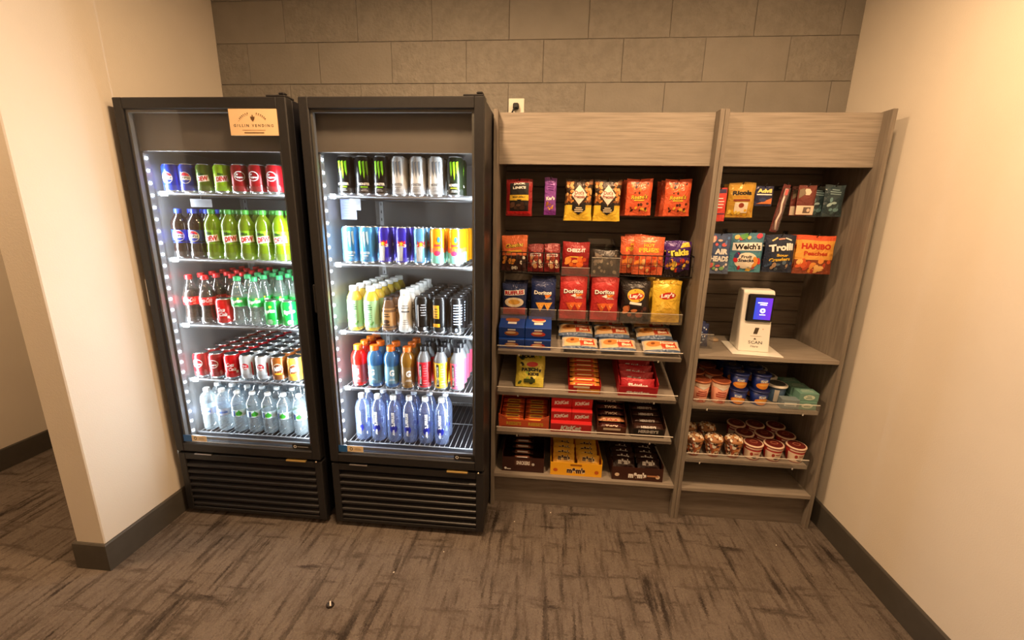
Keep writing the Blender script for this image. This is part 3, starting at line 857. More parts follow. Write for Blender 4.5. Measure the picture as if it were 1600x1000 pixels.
A, B = 'signed', 'unsigned'
for l, (k, d) in enumerate(((K_PEP, 'blue cola can'), (K_PEP, 'blue cola can'), (K_DEW, 'olive green soda can'), (K_DEWZ, 'lime green soda can'), (K_DRP, 'dark red soda can'), (K_DRP, 'dark red soda can'), (K_DRP, 'dark red soda can'))): stock(A, LA1, 0, l, k, d, 2)
for l in range(7): stock(A, LA1, 1, l, K_BPEP if l < 2 else K_BDEW, 'blue-label cola bottle' if l < 2 else 'yellow-green soda bottle', 3)
for l in range(3): stock(A, LA1, 2, l, K_BCOK, 'red-label cola bottle', 6, kind0=K_COKE if l == 2 else None, desc0='bright red cola can')
for l in range(3, 7): stock(A, LA1, 2, l, K_BSPR, 'green-label clear soda bottle', 6, kind0=K_SPRC if l > 4 else None, desc0='bright green soda can')
for l, (k, d) in enumerate(((K_DRP, 'dark red soda can'), (K_DRP, 'dark red soda can'), (K_COKE, 'bright red cola can'), (K_DIET, 'silver diet cola can'), (K_DIET, 'silver diet cola can'), (K_AW, 'brown root beer can'), (K_AWC, 'gold cream soda can'))): stock(A, LA1, 3, l, k, d, 7, pitch=.0747)
for l in range(7): stock(A, LA1, 4, l, K_W1 if l < 2 else K_W2, 'blue-label water bottle' if l < 2 else 'leaf-label water bottle', 5)
for l, (k, d) in enumerate(((K_MON, 'black energy drink can'),) * 3 + ((K_MONW, 'white energy drink can'),) * 3 + ((K_MONG, 'green-lit black energy drink can'),)): stock(B, LA2, 0, l, k, d, 2)
for l, (k, d) in enumerate(((K_MONB, 'light blue energy can'), (K_MONB, 'light blue energy can'), (K_RB, 'slim violet-silver energy can'), (K_RB, 'slim violet-silver energy can'), (K_RBL, 'slim sky-blue energy can'), (K_ORG, 'orange and teal can'), (K_ORG, 'orange and teal can'))): stock(B, LA2, 1, l, k, d, 5, pitch=.0745)
for l, (k, d) in enumerate(((K_TEA, 'green-label iced tea bottle'), (K_TEA, 'green-label iced tea bottle'), (K_COF, 'brown iced coffee bottle'), (K_SHK, 'white milkshake bottle'), (K_BLW, 'black can, white print'), (K_BLG, 'black can, gold print'), (K_BLS, 'black can, silver stripes'))): stock(B, LA2, 2, l, k, d, 6, pitch=.0765)
for l, (k, d, n) in enumerate(((K_GR, 'red sports drink bottle', 4), (K_GB, 'blue sports drink bottle', 2), (K_GB, 'blue sports drink bottle', 2), (K_GO, 'amber sports drink bottle', 3), (K_BR, 'red-label sports drink bottle', 4), (K_BY, 'yellow-label sports drink bottle', 4), (K_BP, 'pink-label sports drink bottle', 4))): stock(B, LA2, 3, l, k, d, n, pitch=.075)
for l in range(6): stock(B, LA2, 4, l, K_SM, 'tall blue-tinted water bottle', 2, pitch=.076)

# ------------------------------------------------------------------ wooden snack shelf units
SW = .395           # face of the slatwall
TH = .019           # board thickness
SLOPE1, SLOPE2 = math.radians(17), math.radians(3)      # the wide unit's shelves slope to the front, the narrow one's hardly
SLOPE = SLOPE1


def make_unit(x0, x1, label, shelves, name='snack_shelf_unit'):
    """shelves: (front height of the top face, depth, sloped, rail, x-range) from the top down"""
    t = thing(name, label, 'shelf unit', ((x0 + x1) / 2, 0, 0)); ox = -(x0 + x1) / 2
    H = 1.995

    def part(nm, mb, parent=t):
        mb.v = [(v[0] + ox, v[1], v[2]) for v in mb.v]
        return obj(nm, mb, parent)
    for a, b in ((x0 + .0005, x0 + TH), (x1 - TH, x1 - .0005)): part('side_panel', MB().box(a, b, 0, .44, 0, H, M_WOODV, bev=.001))
    a, b = x0 + TH, x1 - TH
    part('header_board', MB().box(a, b, .05, .069, 1.772, H - .004, M_WOOD, bev=.001))
    part('top_board', MB().box(a, b, .0695, .43, 1.80, 1.816, M_SLAT))
    part('kick_board', MB().box(a, b, .035, .054, 0, .165, M_SLAT, bev=.001))
    bp = part('back_board', MB().box(a, b, SW + .01, SW + .03, .1, 1.80, M_GROOVE))
    z = .2045
    while z < 1.79:      # one board between two grooves
        part('slat', MB().prism([(SW, z), (SW + .0105, z - .006), (SW + .0105, z + .075), (SW, min(z + .0715, 1.799))], a, b, M_SLAT), bp)
        z += .0788
    for (zf, d, sloped, rail, xa, xb) in shelves:
        mb = MB().box(xa, xb, 0, d, -.019, 0, M_WOOD if not sloped else M_WOOD, bev=.001)
        mb.v = [(v[0] + ox, v[1], v[2]) for v in mb.v]
        s = obj('shelf_board', mb, t, (0, 0, zf), (SLOPE if sloped else 0, 0, 0))
        if rail:
            mb = MB().box(xa, xb, -.004, -.0008, -.016, .034, M_ACR).box(xa, xb, -.0045, -.0003, .034, .0362, mat('acrylic_edge', (.75, .7, .62), .25, spec=.8))
            mb.v = [(v[0] + ox, v[1], v[2]) for v in mb.v]; obj('acrylic_rail', mb, s)
            for q in (xa + .12 * (xb - xa), xb - .12 * (xb - xa)):
                mb = MB().box(q - .002, q + .002, -.007, -.0045, -.024, -.004, M_ACR).box(q - .003, q + .003, -.0065, -.0045, -.022, -.012, mat('clip_white', (.7, .66, .6), .3))
                mb.v = [(v[0] + ox, v[1], v[2]) for v in mb.v]; obj('rail_clip', mb, s)
    return t


U1 = (0.0, .98); U2 = (.9805, 1.657)
ZD, ZE, ZF, ZG = .886, .668, .446, .197
make_unit(*U1, 'wide grey-oak snack shelf unit standing next to the coolers', [(ZD, .38, 1, 1, .03, .922), (ZE, .38, 1, 1, .03, .922), (ZF, .38, 1, 1, .03, .922), (ZG, .392, 0, 0, .019, .961)])
SLOPE = SLOPE2
ZK, ZC2, ZD2 = .912, .652, .358
make_unit(*U2, 'narrow grey-oak snack shelf unit holding the payment kiosk', [(ZK, .392, 0, 0, 1.0, 1.6375), (ZC2, .385, 1, 1, 1.0, 1.59), (ZD2, .385, 1, 1, 1.0, 1.59), (.19, .392, 0, 0, 1.0, 1.6375)])


def on(zf, y): return zf + y * math.tan(SLOPE) + .0004

# ------------------------------------------------------------------ bags


def bag_kind(name, w, h, t, zones, deco=None, cat='snack bag', seed=0, hang=False, pinch=.06, wr=1.0):
    """pillow bag standing on z=0, print facing -y; zones: [(v_from, material)] from the bottom up, or a function (u, v) -> material"""
    r = random.Random(seed + int(w * 1000)); nx, ny = 12, 16
    ph = [r.uniform(0, 6) for _ in range(6)]

    def thick(u, v):
        a = max(0, 1 - abs(2 * u - 1) ** 2.4); e = .055
        if v < e or v > 1 - e: return .0012
        q = (v - e) / (1 - 2 * e); s = math.sin(PI * q) ** .55
        k = .06 * math.sin(9 * u + ph[0] + 4 * v) + .05 * math.sin(13 * v + ph[1] + 3 * u) + .035 * math.sin(23 * u + 17 * v + ph[2])
        return .0012 + t / 2 * s * a ** .6 * (1 + k * wr)

    def pos(u, v):
        q = 1 - pinch * math.sin(PI * v) ** .8 + .012 * math.sin(14 * v + ph[3])
        x = (u - .5) * w * q; z = v * h + .006 * math.sin(5 * u + ph[4]) * v * v * (.5 if v < .9 else .4) * wr
        return x, z

    def sf(a, b, o):
        v = min(max(b / h, 0), 1); q = 1 - pinch * math.sin(PI * v) ** .8 + .012 * math.sin(14 * v + ph[3])
        u = min(max(a / w + .5, 0.01), .99); x, z = pos(u, v)
        return (x, -thick(u, v) - o * 1.6, z)
    zf = zones if callable(zones) else (lambda u, v: [m for q, m in zones if v >= q][-1])
    mb = MB()
    for sg in (1, -1):
        o = len(mb.v)
        for j in range(ny + 1):
            for i in range(nx + 1):
                x, z = pos(i / nx, j / ny); mb.v.append((x, -sg * thick(i / nx, j / ny), z))
        for j in range(ny):
            for i in range(nx):
                q = o + j * (nx + 1) + i; f = (q, q + 1, q + nx + 2, q + nx + 1)
                mb.f.append(f if sg > 0 else f[::-1]); mb.m.append(mb.mi(zf((i + .5) / nx, (j + .5) / ny))); mb.sm.append(True)
    parts = [(name, mb)]
    if deco:
        p = Print(sf, seg=.016); deco(p, w, h); parts.append(('bag_print', p.mb))
    if hang:
        parts.append(('hang_hole_print', Print(sf).ell(0, h * .965, .014, .006, INK).mb))
    return Kind(name, cat, parts)


YEL = foil(240, 195, 40)
PR = [col(200, 130, 60), col(150, 90, 45), col(225, 175, 110)]


def d_jerky(p, w, h):
    p.rect(0, h * .5, w * .72, h * .78, INK); p.text("JACK", 0, h * .86, w * .45, h * .06, WHITE, bold=.05); p.text("LINK'S", 0, h * .76, w * .5, h * .07, WHITE, bold=.05); p.rect(0, h * .49, w * .72, h * .15, YEL); p.text('BEEF JERKY', 0, h * .5, w * .5, h * .045, INK, bold=.03); p.poly([(-w * .1, h * .44), (w * .1, h * .44), (0, h * .38)], INK)
    p.blobs(0, h * .26, w * .55, h * .16, 10, .022, [col(70, 45, 35), col(95, 65, 50), col(50, 35, 30)]); p.rect(0, h * .08, w * .9, h * .08, RED)


def d_kars(p, w, h):
    p.text("Kar's", 0, h * .45, w * .75, h * .1, WHITE, bold=.05, rot=.1); p.lines(0, h * .85, w * .6, 4, h * .06, h * .02, col(90, 30, 110)); p.blobs(0, h * .25, w * .6, h * .2, 8, .012, PR)


def d_dots(p, w, h):
    p.blobs(-w * .36, h * .7, w * .22, h * .5, 22, .018, PR, 2); p.blobs(w * .36, h * .7, w * .22, h * .5, 22, .018, PR, 3)
    p.poly([(-w * .3, h * .62), (0, h * .38), (w * .3, h * .62), (0, h * .88)], col(240, 225, 210)); p.text("Dot's", 0, h * .68, w * .36, h * .1, col(150, 75, 55), bold=.03); p.text('Pretzels', 0, h * .58, w * .42, h * .08, col(150, 75, 55), bold=.03)
    p.poly([(-w * .26, h * .46), (-w * .26, h * .26), (0, h * .14), (w * .26, h * .26), (w * .26, h * .46), (0, h * .36)], INK); p.lines(0, h * .31, w * .36, 3, h * .045, h * .022, col(225, 205, 170))


def d_reese(p, w, h):
    p.blobs(0, h * .75, w * .7, h * .34, 12, .011, [col(90, 45, 25), col(60, 30, 18), col(225, 150, 50)], 4); p.blobs(0, h * .24, w * .7, h * .22, 12, .014, [col(90, 45, 25), col(240, 180, 60), col(60, 30, 18)], 5)
    p.text("Reese's", 0.001, h * .5, w * .66, h * .13, INK, shear=.2, bold=.07, rot=.06); p.text("Reese's", 0, h * .505, w * .64, h * .12, YEL, shear=.2, bold=.03, rot=.06); p.rect(0, h * .41, w * .4, h * .035, YEL)


ORAN = foil(232, 98, 55)
K_JER = bag_kind('jerky_bag', .125, .17, .03, [(0, foil(150, 22, 28))], d_jerky, hang=True, pinch=.01); K_KAR = bag_kind('nut_mix_bag', .058, .172, .022, [(0, foil(110, 40, 130)), (.12, foil(140, 75, 165))], d_kars, hang=True)
K_DOT = bag_kind('pretzel_bag', .128, .19, .032, [(0, YEL), (.36, foil(62, 44, 30))], d_dots, hang=True, seed=3); K_REE = bag_kind('candy_bag', .122, .165, .035, [(0, ORAN)], d_reese, hang=True, seed=4)


def peg(x, z, y0, lab, tipz=.012):
    o = obj('peg_hook', MB().tube([(x, SW - .001, z + .012), (x, SW - .012, z + .012), (x, SW - .014, z), (x, y0 + .01, z), (x, y0 - .004, z + tipz)], .0022, M_DWIRE).box(x - .012, x + .012, SW - .004, SW - .0008, z - .004, z + .02, M_DWIRE))
    return tag(o, lab, 'peg hook', 'peg hooks on the slatwall')


def hang(kind, x, zbot, h, y, n, desc, lab, gap=.046, rz=0, dx=-.004):
    """n bags one behind the other on one peg"""
    names = ['front one on its peg', 'second one on its peg', 'third one on its peg']
    for i in range(n):
        kind.place('%s, %s' % (lab, names[i]) if n > 1 else lab, (x + i * dx, y + i * gap, zbot - i * .002), (-.02, 0, rz + random.uniform(-.03, .03)), group='bags hanging on pegs')
    peg(x, zbot + h * .965, y - .012, 'black wire peg hook holding the ' + desc)


YA = .115
hang(K_JER, .113, 1.543, .17, YA, 2, 'red jerky bags', 'dark red jerky bag with yellow band'); hang(K_KAR, .262, 1.549, .172, YA, 1, 'purple nut mix bag', 'slim purple nut mix bag on the top peg row', rz=.05)
hang(K_DOT, .398, 1.526, .19, YA, 2, 'pretzel bags beside the purple bag', 'brown and yellow pretzel bag beside the purple bag'); hang(K_DOT, .532, 1.526, .19, YA, 2, 'pretzel bags beside the orange bags', 'brown and yellow pretzel bag beside the orange bags', rz=.06)
hang(K_REE, .677, 1.556, .165, YA, 3, 'orange candy bags beside the pretzels', 'orange candy bag beside the pretzel bags', rz=.04, dx=-.007); hang(K_REE, .853, 1.556, .165, YA, 3, 'outer orange candy bags', 'orange candy bag near the middle upright', rz=-.02, dx=-.007)

# hanging goods of the narrow unit


def d_swish(p, w, h): p.rect(0, h * .9, w * .9, h * .12, col(60, 50, 90)); p.lines(0, h * .68, w * .7, 4, h * .09, h * .03, WHITE); p.rect(0, h * .22, w * .9, h * .03, col(60, 50, 90))


def d_ricola(p, w, h):
    p.text('Ricola', 0, h * .7, w * .72, h * .13, INK, bold=.05, shear=.1); p.lines(0, h * .58, w * .7, 1, .01, .003, col(200, 120, 30)); p.rect(0, h * .49, w * .62, h * .06, col(140, 60, 30)); p.rect(0, h * .28, w * .5, h * .3, col(240, 225, 200)); p.ell(0, h * .34, .024, .022, col(150, 60, 30)); p.blobs(0, h * .12, w * .85, h * .18, 14, .014, [col(230, 175, 40), col(245, 210, 90), col(190, 130, 30)])


def d_advil(p, w, h): p.text('Advil', 0, h * .76, w * .8, h * .2, col(250, 225, 130), bold=.06); p.rect(0, h * .57, w * .85, h * .06, WHITE); p.poly([(-w * .4, h * .1), (w * .45, h * .1), (w * .45, h * .4)], col(215, 125, 70)); p.ell(-.005, h * .3, .03, .018, col(60, 70, 110))


K_SWI = bag_kind('gum_pack', .06, .15, .012, [(0, foil(225, 70, 60))], d_swish, pinch=.0, wr=.3, cat='candy pack', hang=True); K_RIC = bag_kind('cough_drop_bag', .118, .155, .03, [(0, foil(205, 155, 40))], d_ricola, hang=True, pinch=.02)
K_ADV = bag_kind('pain_relief_packet', .078, .088, .012, [(0, foil(40, 45, 80))], d_advil, cat='medicine packet', pinch=0, wr=.3)
hang(K_SWI, 1.045, 1.536, .15, YA, 2, 'coral packs behind the middle upright', 'coral red pack half hidden behind the middle upright'); hang(K_RIC, 1.139, 1.555, .155, YA, 2, 'gold cough drop bags', 'gold cough drop bag with black lettering')
hang(K_ADV, 1.238, 1.608, .088, YA, 1, 'navy pain relief packet', 'small navy pain relief packet beside the gold bag')
# toothbrush in a slim blister
t = thing('toothbrush_pack', 'slim red and white toothbrush pack hanging on a peg', 'toothbrush', (1.302, YA, 1.492), (0, .15, 0))
obj('backing_card', MB().box(-.016, .016, 0, .002, 0, .215, foil(110, 42, 40), bev=.0006), t)
obj('brush_handle', MB().tube([(.003, -.006, .012), (-.003, -.007, .05), (.004, -.008, .09), (-.002, -.007, .13), (0, -.006, .165)], .0042, col(245, 225, 215)), t)
hd = obj('brush_head', MB().box(-.006, .006, -.009, -.004, .163, .195, col(235, 215, 205), bev=.002), t); obj('bristles', MB().box(-.005, .005, -.017, -.009, .166, .192, col(230, 90, 90), bev=.001), hd)
obj('blister', MB().box(-.0145, .0145, -.0195, -.0004, .006, .2, M_ACR, bev=.004), t)
peg(1.334, 1.700, YA - .006, 'black wire peg hook holding the toothbrush pack')


def d_mask(p, w, h): p.ell(0, h * .78, w * .42, w * .42, col(230, 205, 180), n=6); p.rect(0, h * .17, w * .95, h * .3, col(235, 215, 190)); p.rect(w * .08, h * .17, w * .4, h * .2, col(110, 90, 80)); p.ell(w * .16, h * .17, .014, .016, col(225, 200, 175)); p.poly([(-w * .45, h * .55), (-w * .1, h * .72), (-w * .2, h * .9), (-w * .45, h * .85)], col(130, 115, 95))


K_MSK = bag_kind('care_packet', .078, .132, .016, [(0, foil(118, 58, 50))], d_mask, cat='care packet', pinch=0, wr=.4)
K_TEAL = bag_kind('dark_teal_bag', .085, .138, .028, [(0, foil(44, 62, 68))], lambda p, w, h: (p.lines(0, h * .85, w * .6, 3, h * .07, h * .03, col(120, 145, 150)), p.blobs(0, h * .35, w * .5, h * .5, 7, .02, [col(100, 135, 140), col(150, 175, 175), col(70, 95, 100)])), cat='care packet')
hang(K_MSK, 1.425, 1.57, .132, YA, 2, 'brown care packets', 'brown care packet with a cream hexagon')
hang(K_TEAL, 1.488, 1.564, .138, YA + .03, 1, 'rear dark teal packet', 'dark teal packet behind the paler one', rz=-.1); hang(K_TEAL, 1.54, 1.566, .138, YA - .005, 1, 'front dark teal packet', 'dark teal packet nearest the outer upright', rz=-.05)


def d_air(p, w, h): p.text('AIR', .006, h * .56, w * .6, h * .14, WHITE, bold=.06); p.text('HEADS', 0, h * .38, w * .85, h * .14, WHITE, bold=.06); p.blobs(0, h * .8, w * .7, h * .25, 9, .02, [col(230, 110, 110), col(240, 200, 180), col(90, 130, 190)]); p.blobs(0, h * .18, w * .7, h * .16, 9, .02, [col(140, 190, 120), col(230, 110, 110), col(235, 225, 215)])


def d_welch(p, w, h):
    p.rect(0, h * .66, w * .9, h * .2, WHITE); p.text("Welch's", 0, h * .66, w * .8, h * .15, INK, bold=.04); p.ell(0, h * .3, w * .72, h * .42, col(242, 232, 212)); p.text('Fruit', 0, h * .4, w * .34, h * .08, col(60, 60, 70), bold=.04, shear=.1); p.text('Snacks', 0, h * .31, w * .5, h * .09, col(60, 60, 70), bold=.04, shear=.1)
    p.blobs(-w * .34, h * .38, w * .12, h * .2, 4, .028, [col(205, 40, 45), col(60, 70, 120)], 2); p.blobs(w * .34, h * .3, w * .12, h * .2, 4, .028, [col(215, 60, 50), col(225, 150, 60)], 3); p.blobs(0, h * .9, w * .8, h * .08, 6, .026, [col(210, 70, 90), col(90, 160, 80), col(240, 200, 110)], 4); p.blobs(0, h * .09, w * .8, h * .06, 7, .02, [col(235, 190, 70), col(90, 150, 190), col(200, 60, 60)], 6)


def d_trolli(p, w, h):
    p.text('Trolli', 0, h * .66, w * .82, h * .2, INK, bold=.12, rot=.1); p.text('Trolli', 0, h * .665, w * .8, h * .19, WHITE, bold=.05, rot=.1); p.text('Sour', .01, h * .46, w * .4, h * .07, YEL, bold=.04); p.text('Crawlers', 0, h * .35, w * .7, h * .09, YEL, bold=.04, rot=.1); p.blobs(0, h * .18, w * .8, h * .2, 12, .022, [col(60, 80, 110), col(90, 110, 130), col(170, 140, 110), col(40, 50, 70)])
    for k in range(3): p.rect(-.03 + .03 * k, h * .88, .028, .006, [col(240, 210, 140), col(235, 160, 140), col(225, 225, 215)][k], rot=.5 - .4 * k)


def d_haribo(p, w, h): p.text('HARIBO', 0, h * .72, w * .78, h * .15, col(190, 45, 25), bold=.05); p.text('Peaches', 0, h * .54, w * .62, h * .11, col(190, 60, 25), bold=.04); p.blobs(0, h * .22, w * .8, h * .28, 16, .03, [col(215, 95, 50), col(235, 150, 70), col(190, 70, 40), col(245, 190, 110)])


K_AIR = bag_kind('gummy_bag', .105, .19, .03, [(0, foil(95, 110, 140)), (.3, foil(70, 90, 130))], d_air, hang=True); K_WEL = bag_kind('fruit_snack_bag', .148, .182, .035, [(0, foil(80, 150, 170)), (.5, foil(75, 130, 155))], d_welch, hang=True, pinch=.03)
K_TRO = bag_kind('gummy_bag', .135, .175, .035, [(0, foil(38, 48, 70))], d_trolli, hang=True, pinch=.03); K_HAR = bag_kind('gummy_bag', .168, .178, .03, [(0, foil(140, 66, 36)), (.4, foil(240, 166, 62)), (.86, foil(228, 88, 46))], d_haribo, hang=True, pinch=.02)
hang(K_AIR, 1.074, 1.29, .19, YA, 2, 'bags half hidden behind the middle upright', 'grey-blue gummy bag half hidden behind the middle upright'); hang(K_WEL, 1.196, 1.302, .182, YA, 2, 'light blue fruit snack bags', 'light blue fruit snack bag with cream oval', dx=.004, rz=-.04)
hang(K_TRO, 1.346, 1.305, .175, YA, 2, 'dark blue gummy bags', 'dark blue gummy worm bag with white lettering', dx=-.008); hang(K_HAR, 1.503, 1.302, .178, YA, 3, 'orange peach gummy bags', 'orange and yellow peach gummy bag', dx=-.012)

# ------------------------------------------------------------------ second row of the wide unit: wire baskets and acrylic bins


def wire_basket(x0, x1, y0, y1, z0, zf, label):
    t = thing('wire_basket', label, 'basket', ((x0 + x1) / 2, y1, z0), group='black wire baskets'); ox, oy, oz = -(x0 + x1) / 2, -y1, -z0
    w = .0016
    fr = MB().tube([(x0, y0, zf), (x1, y0, zf), (x1, y1, zf + .03), (x1, y1, z0), (x0, y1, z0), (x0, y1, zf + .03), (x0, y0, zf)], .0025, M_DWIRE).tube([(x0, y1, z0), (x0, y0, z0), (x1, y0, z0), (x1, y1, z0)], .002, M_DWIRE)
    bx = MB(); n = int((x1 - x0) / .026)
    for k in range(n + 1):
        x = x0 + (x1 - x0) * k / n; bx.tube([(x, y1, z0), (x, y0, z0), (x, y0, zf)], w, M_DWIRE, n=4)
    for x in (x0, x1):
        for k in range(5): y = y0 + (y1 - y0) * (k + 1) / 6; bx.tube([(x, y, z0), (x, y, zf + .03 * (k + 1) / 6)], w, M_DWIRE, n=4)
    for z in (z0 + (zf - z0) * .5,): bx.tube([(x0, y0, z), (x1, y0, z)], w, M_DWIRE, n=4)
    for nm, mb in (('basket_frame', fr), ('wire', bx)):
        mb.v = [(v[0] + ox, v[1] + oy, v[2] + oz) for v in mb.v]; o = obj(nm, mb, t)
        if nm == 'wire': o['kind'] = 'stuff'


def acrylic_bin(x0, x1, y0, y1, z0, zf, zb, label):
    th = .0025
    mb = MB().box(x0, x1, y0, y1, z0 - th, z0, M_ACR).box(x0, x1, y0 - th, y0, z0 - th, zf, M_ACR).box(x0, x1, y1, y1 + th, z0 - th, zb, M_ACR)
    t = thing('acrylic_bin', label, 'bin', ((x0 + x1) / 2, y1, z0), group='clear acrylic bins'); ox, oy, oz = -(x0 + x1) / 2, -y1, -z0
    sd = [MB().prism([(y0, z0), (y1, z0), (y1, zb), (y0, zf)], q, q + th, M_ACR) for q in (x0, x1 - th)]
    lip = MB().box(x0, x1, y0 - th - .0003, y0 + .0003, zf, zf + .0015, mat('acrylic_edge', None))
    for nm, m_ in (('tray', mb), ('side_sheet', sd[0]), ('side_sheet', sd[1]), ('front_lip', lip)):
        m_.v = [(v[0] + ox, v[1] + oy, v[2] + oz) for v in m_.v]; obj(nm, m_, t)


def d_cheetos(p, w, h): p.text('Cheetos', 0, h * .72, w * .72, h * .13, INK, bold=.14, rot=.1, shear=.15); p.text('Cheetos', 0, h * .725, w * .7, h * .12, YEL, bold=.03, rot=.1, shear=.15); p.rect(0, h * .55, w * .6, h * .06, col(235, 180, 60), rot=.08); p.blobs(0, h * .25, w * .8, h * .35, 14, .024, [col(60, 30, 25), col(230, 150, 60), col(240, 230, 210)])


def d_popc(p, w, h): p.blobs(0, h * .5, w * .8, h * .6, 14, .024, [col(235, 215, 185), col(170, 70, 50), col(90, 35, 28), col(220, 160, 110)], 7); p.rect(0, h * .66, w * .7, h * .1, WHITE); p.rect(0, h * .66, w * .6, h * .05, col(120, 30, 30))


def d_cheez(p, w, h): p.text('CHEEZ-IT', 0, h * .75, w * .7, h * .11, WHITE, bold=.04); p.rect(0, h * .55, w * .5, h * .03, YEL); p.blobs(0, h * .38, w * .65, h * .24, 10, .03, [col(225, 110, 40), col(240, 150, 70), col(200, 80, 30)])


def d_hot(p, w, h): p.lines(0, h * .86, w * .6, 1, .01, .006, col(250, 200, 120)); p.text('HOT', 0, h * .76, w * .35, h * .09, YEL, bold=.05); p.text('FRIES', 0, h * .64, w * .66, h * .12, YEL, bold=.05); p.blobs(0, h * .3, w * .8, h * .4, 18, .024, [col(240, 140, 60), col(220, 80, 40), col(245, 190, 120), col(180, 50, 30)])


def d_taki(p, w, h): p.text('Takis', 0, h * .66, w * .84, h * .2, INK, bold=.16, rot=.14); p.text('Takis', 0, h * .665, w * .82, h * .19, col(245, 225, 90), bold=.05, rot=.14); p.poly([(w * .05, h * .8), (w * .45, h * .85), (w * .4, h * .98), (w * .15, h * .95)], YEL); p.blobs(0, h * .3, w * .75, h * .3, 12, .028, [col(225, 150, 50), col(190, 60, 40), col(240, 200, 80), col(60, 30, 80)])


CHO = foil(228, 112, 56)
K_CHE = bag_kind('cheese_puff_bag', .13, .175, .035, [(0, foil(60, 28, 24)), (.42, CHO)], d_cheetos); K_POP = bag_kind('popcorn_bag', .08, .125, .03, [(0, foil(130, 30, 32))], d_popc, seed=2)
K_CHZ = bag_kind('cracker_bag', .132, .16, .035, [(0, foil(120, 18, 22)), (.3, foil(150, 22, 26))], d_cheez, pinch=.02); K_HOT = bag_kind('corn_snack_bag', .148, .185, .035, [(0, foil(232, 106, 62))], d_hot, seed=5, pinch=.03)
K_TAK = bag_kind('corn_roll_bag', .118, .165, .035, [(0, foil(38, 28, 30)), (.2, foil(76, 34, 120))], d_taki, pinch=.03)
K_DRK = bag_kind('granola_bag', .126, .125, .035, [(0, foil(52, 42, 36))], lambda p, w, h: p.blobs(0, h * .5, w * .85, h * .75, 34, .02, [col(120, 105, 90), col(70, 58, 48), col(150, 135, 115), col(40, 32, 28)]), seed=6)
GB = 'bags in the second row of the wide unit'
YB2 = .125
wire_basket(.027, .325, .095, .385, 1.268, 1.368, 'black wire basket holding the cheese puff and popcorn bags')
wire_basket(.618, .955, .095, .385, 1.268, 1.368, 'black wire basket holding the orange corn snack bags')
acrylic_bin(.33, .468, .095, .385, 1.262, 1.30, 1.40, 'clear acrylic bin holding the dark red cracker bag'); acrylic_bin(.474, .612, .095, .385, 1.262, 1.352, 1.43, 'clear acrylic bin holding the dark granola bag')
K_CHE.place('orange cheese puff bag standing tall in the wire basket', (.093, YB2 + .005, 1.272), (-.1, 0, .05), GB); K_CHE.place('orange cheese puff bag behind the front one', (.092, YB2 + .055, 1.272), (-.1, 0, 0), GB)
for i, (x, y, z, r, l) in enumerate(((.2, YB2, 1.272, .03, 'dark red popcorn bag beside the cheese puff bag'), (.282, YB2, 1.272, -.03, 'dark red popcorn bag at the end of the wire basket'), (.2, YB2 + .055, 1.28, .0, 'dark red popcorn bag behind, next to the cheese puffs'), (.282, YB2 + .055, 1.284, .04, 'dark red popcorn bag behind, at the basket end'))): K_POP.place(l, (x, y, z), (-.1, 0, r), GB)
K_CHZ.place('dark red cracker bag in a clear bin', (.399, .122, 1.2635), (-.05, 0, 0), GB); K_DRK.place('dark granola bag slumped in a clear bin', (.543, .125, 1.2635), (-.1, 0, 0), GB)
K_HOT.place('orange corn snack bag at the front of the basket', (.751, YB2 + .01, 1.272), (-.08, .0, -.03), GB); K_HOT.place('orange corn snack bag leaning behind, nearest the granola', (.7, YB2 + .068, 1.272), (-.06, -.02, .03), GB); K_HOT.place('orange corn snack bag at the very back of the basket', (.72, YB2 + .122, 1.276), (-.05, .03, 0), GB)
K_TAK.place('purple corn roll bag with yellow lettering', (.891, YB2 + .005, 1.272), (-.08, .0, -.03), GB); K_TAK.place('purple corn roll bag behind the front one', (.888, YB2 + .062, 1.272), (-.08, .0, -.02), GB)

# ------------------------------------------------------------------ third row: chips in acrylic bins


def d_ruf(p, w, h): p.rect(0, h * .74, w * .84, h * .15, WHITE, rot=.06); p.text('RUFFLES', 0, h * .74, w * .78, h * .12, col(170, 30, 35), bold=.06, rot=.06); p.ell(0, h * .45, w * .8, h * .3, col(235, 220, 190)); p.ell(0, h * .46, w * .5, h * .16, col(225, 170, 75)); p.rect(0, h * .18, w * .92, h * .22, col(190, 55, 45))


def d_dor(tri):
    def f(p, w, h):
        p.poly([(-w * .12, h * .56), (w * .34, h * .68), (w * .05, h * .52)], WHITE) if tri else None
        p.poly([(w * .02, h * .66), (w * .34, h * .60), (w * .12, h * .50)], col(240, 130, 40)); p.text('Doritos', -.002, h * .66, w * .74, h * .11, INK, bold=.1); p.text('Doritos', -.002, h * .665, w * .72, h * .1, WHITE, bold=.04)
        for x, y, s, r in ((-.014, .3, .05, .1), (.026, .31, .045, -.3)): p.poly([(x - s / 2, y * h + s * .4), (x + s / 2, y * h + s * .45), (x + s * .1 * r, y * h - s * .5)], col(232, 165, 70) if not tri else col(225, 105, 50)); p.blobs(x, y * h + s * .1, s * .4, s * .3, 4, .006, [col(200, 80, 30), col(245, 200, 120)])
        p.lines(w * .2, h * .53, w * .3, 2, h * .025, h * .01, WHITE)
    return f


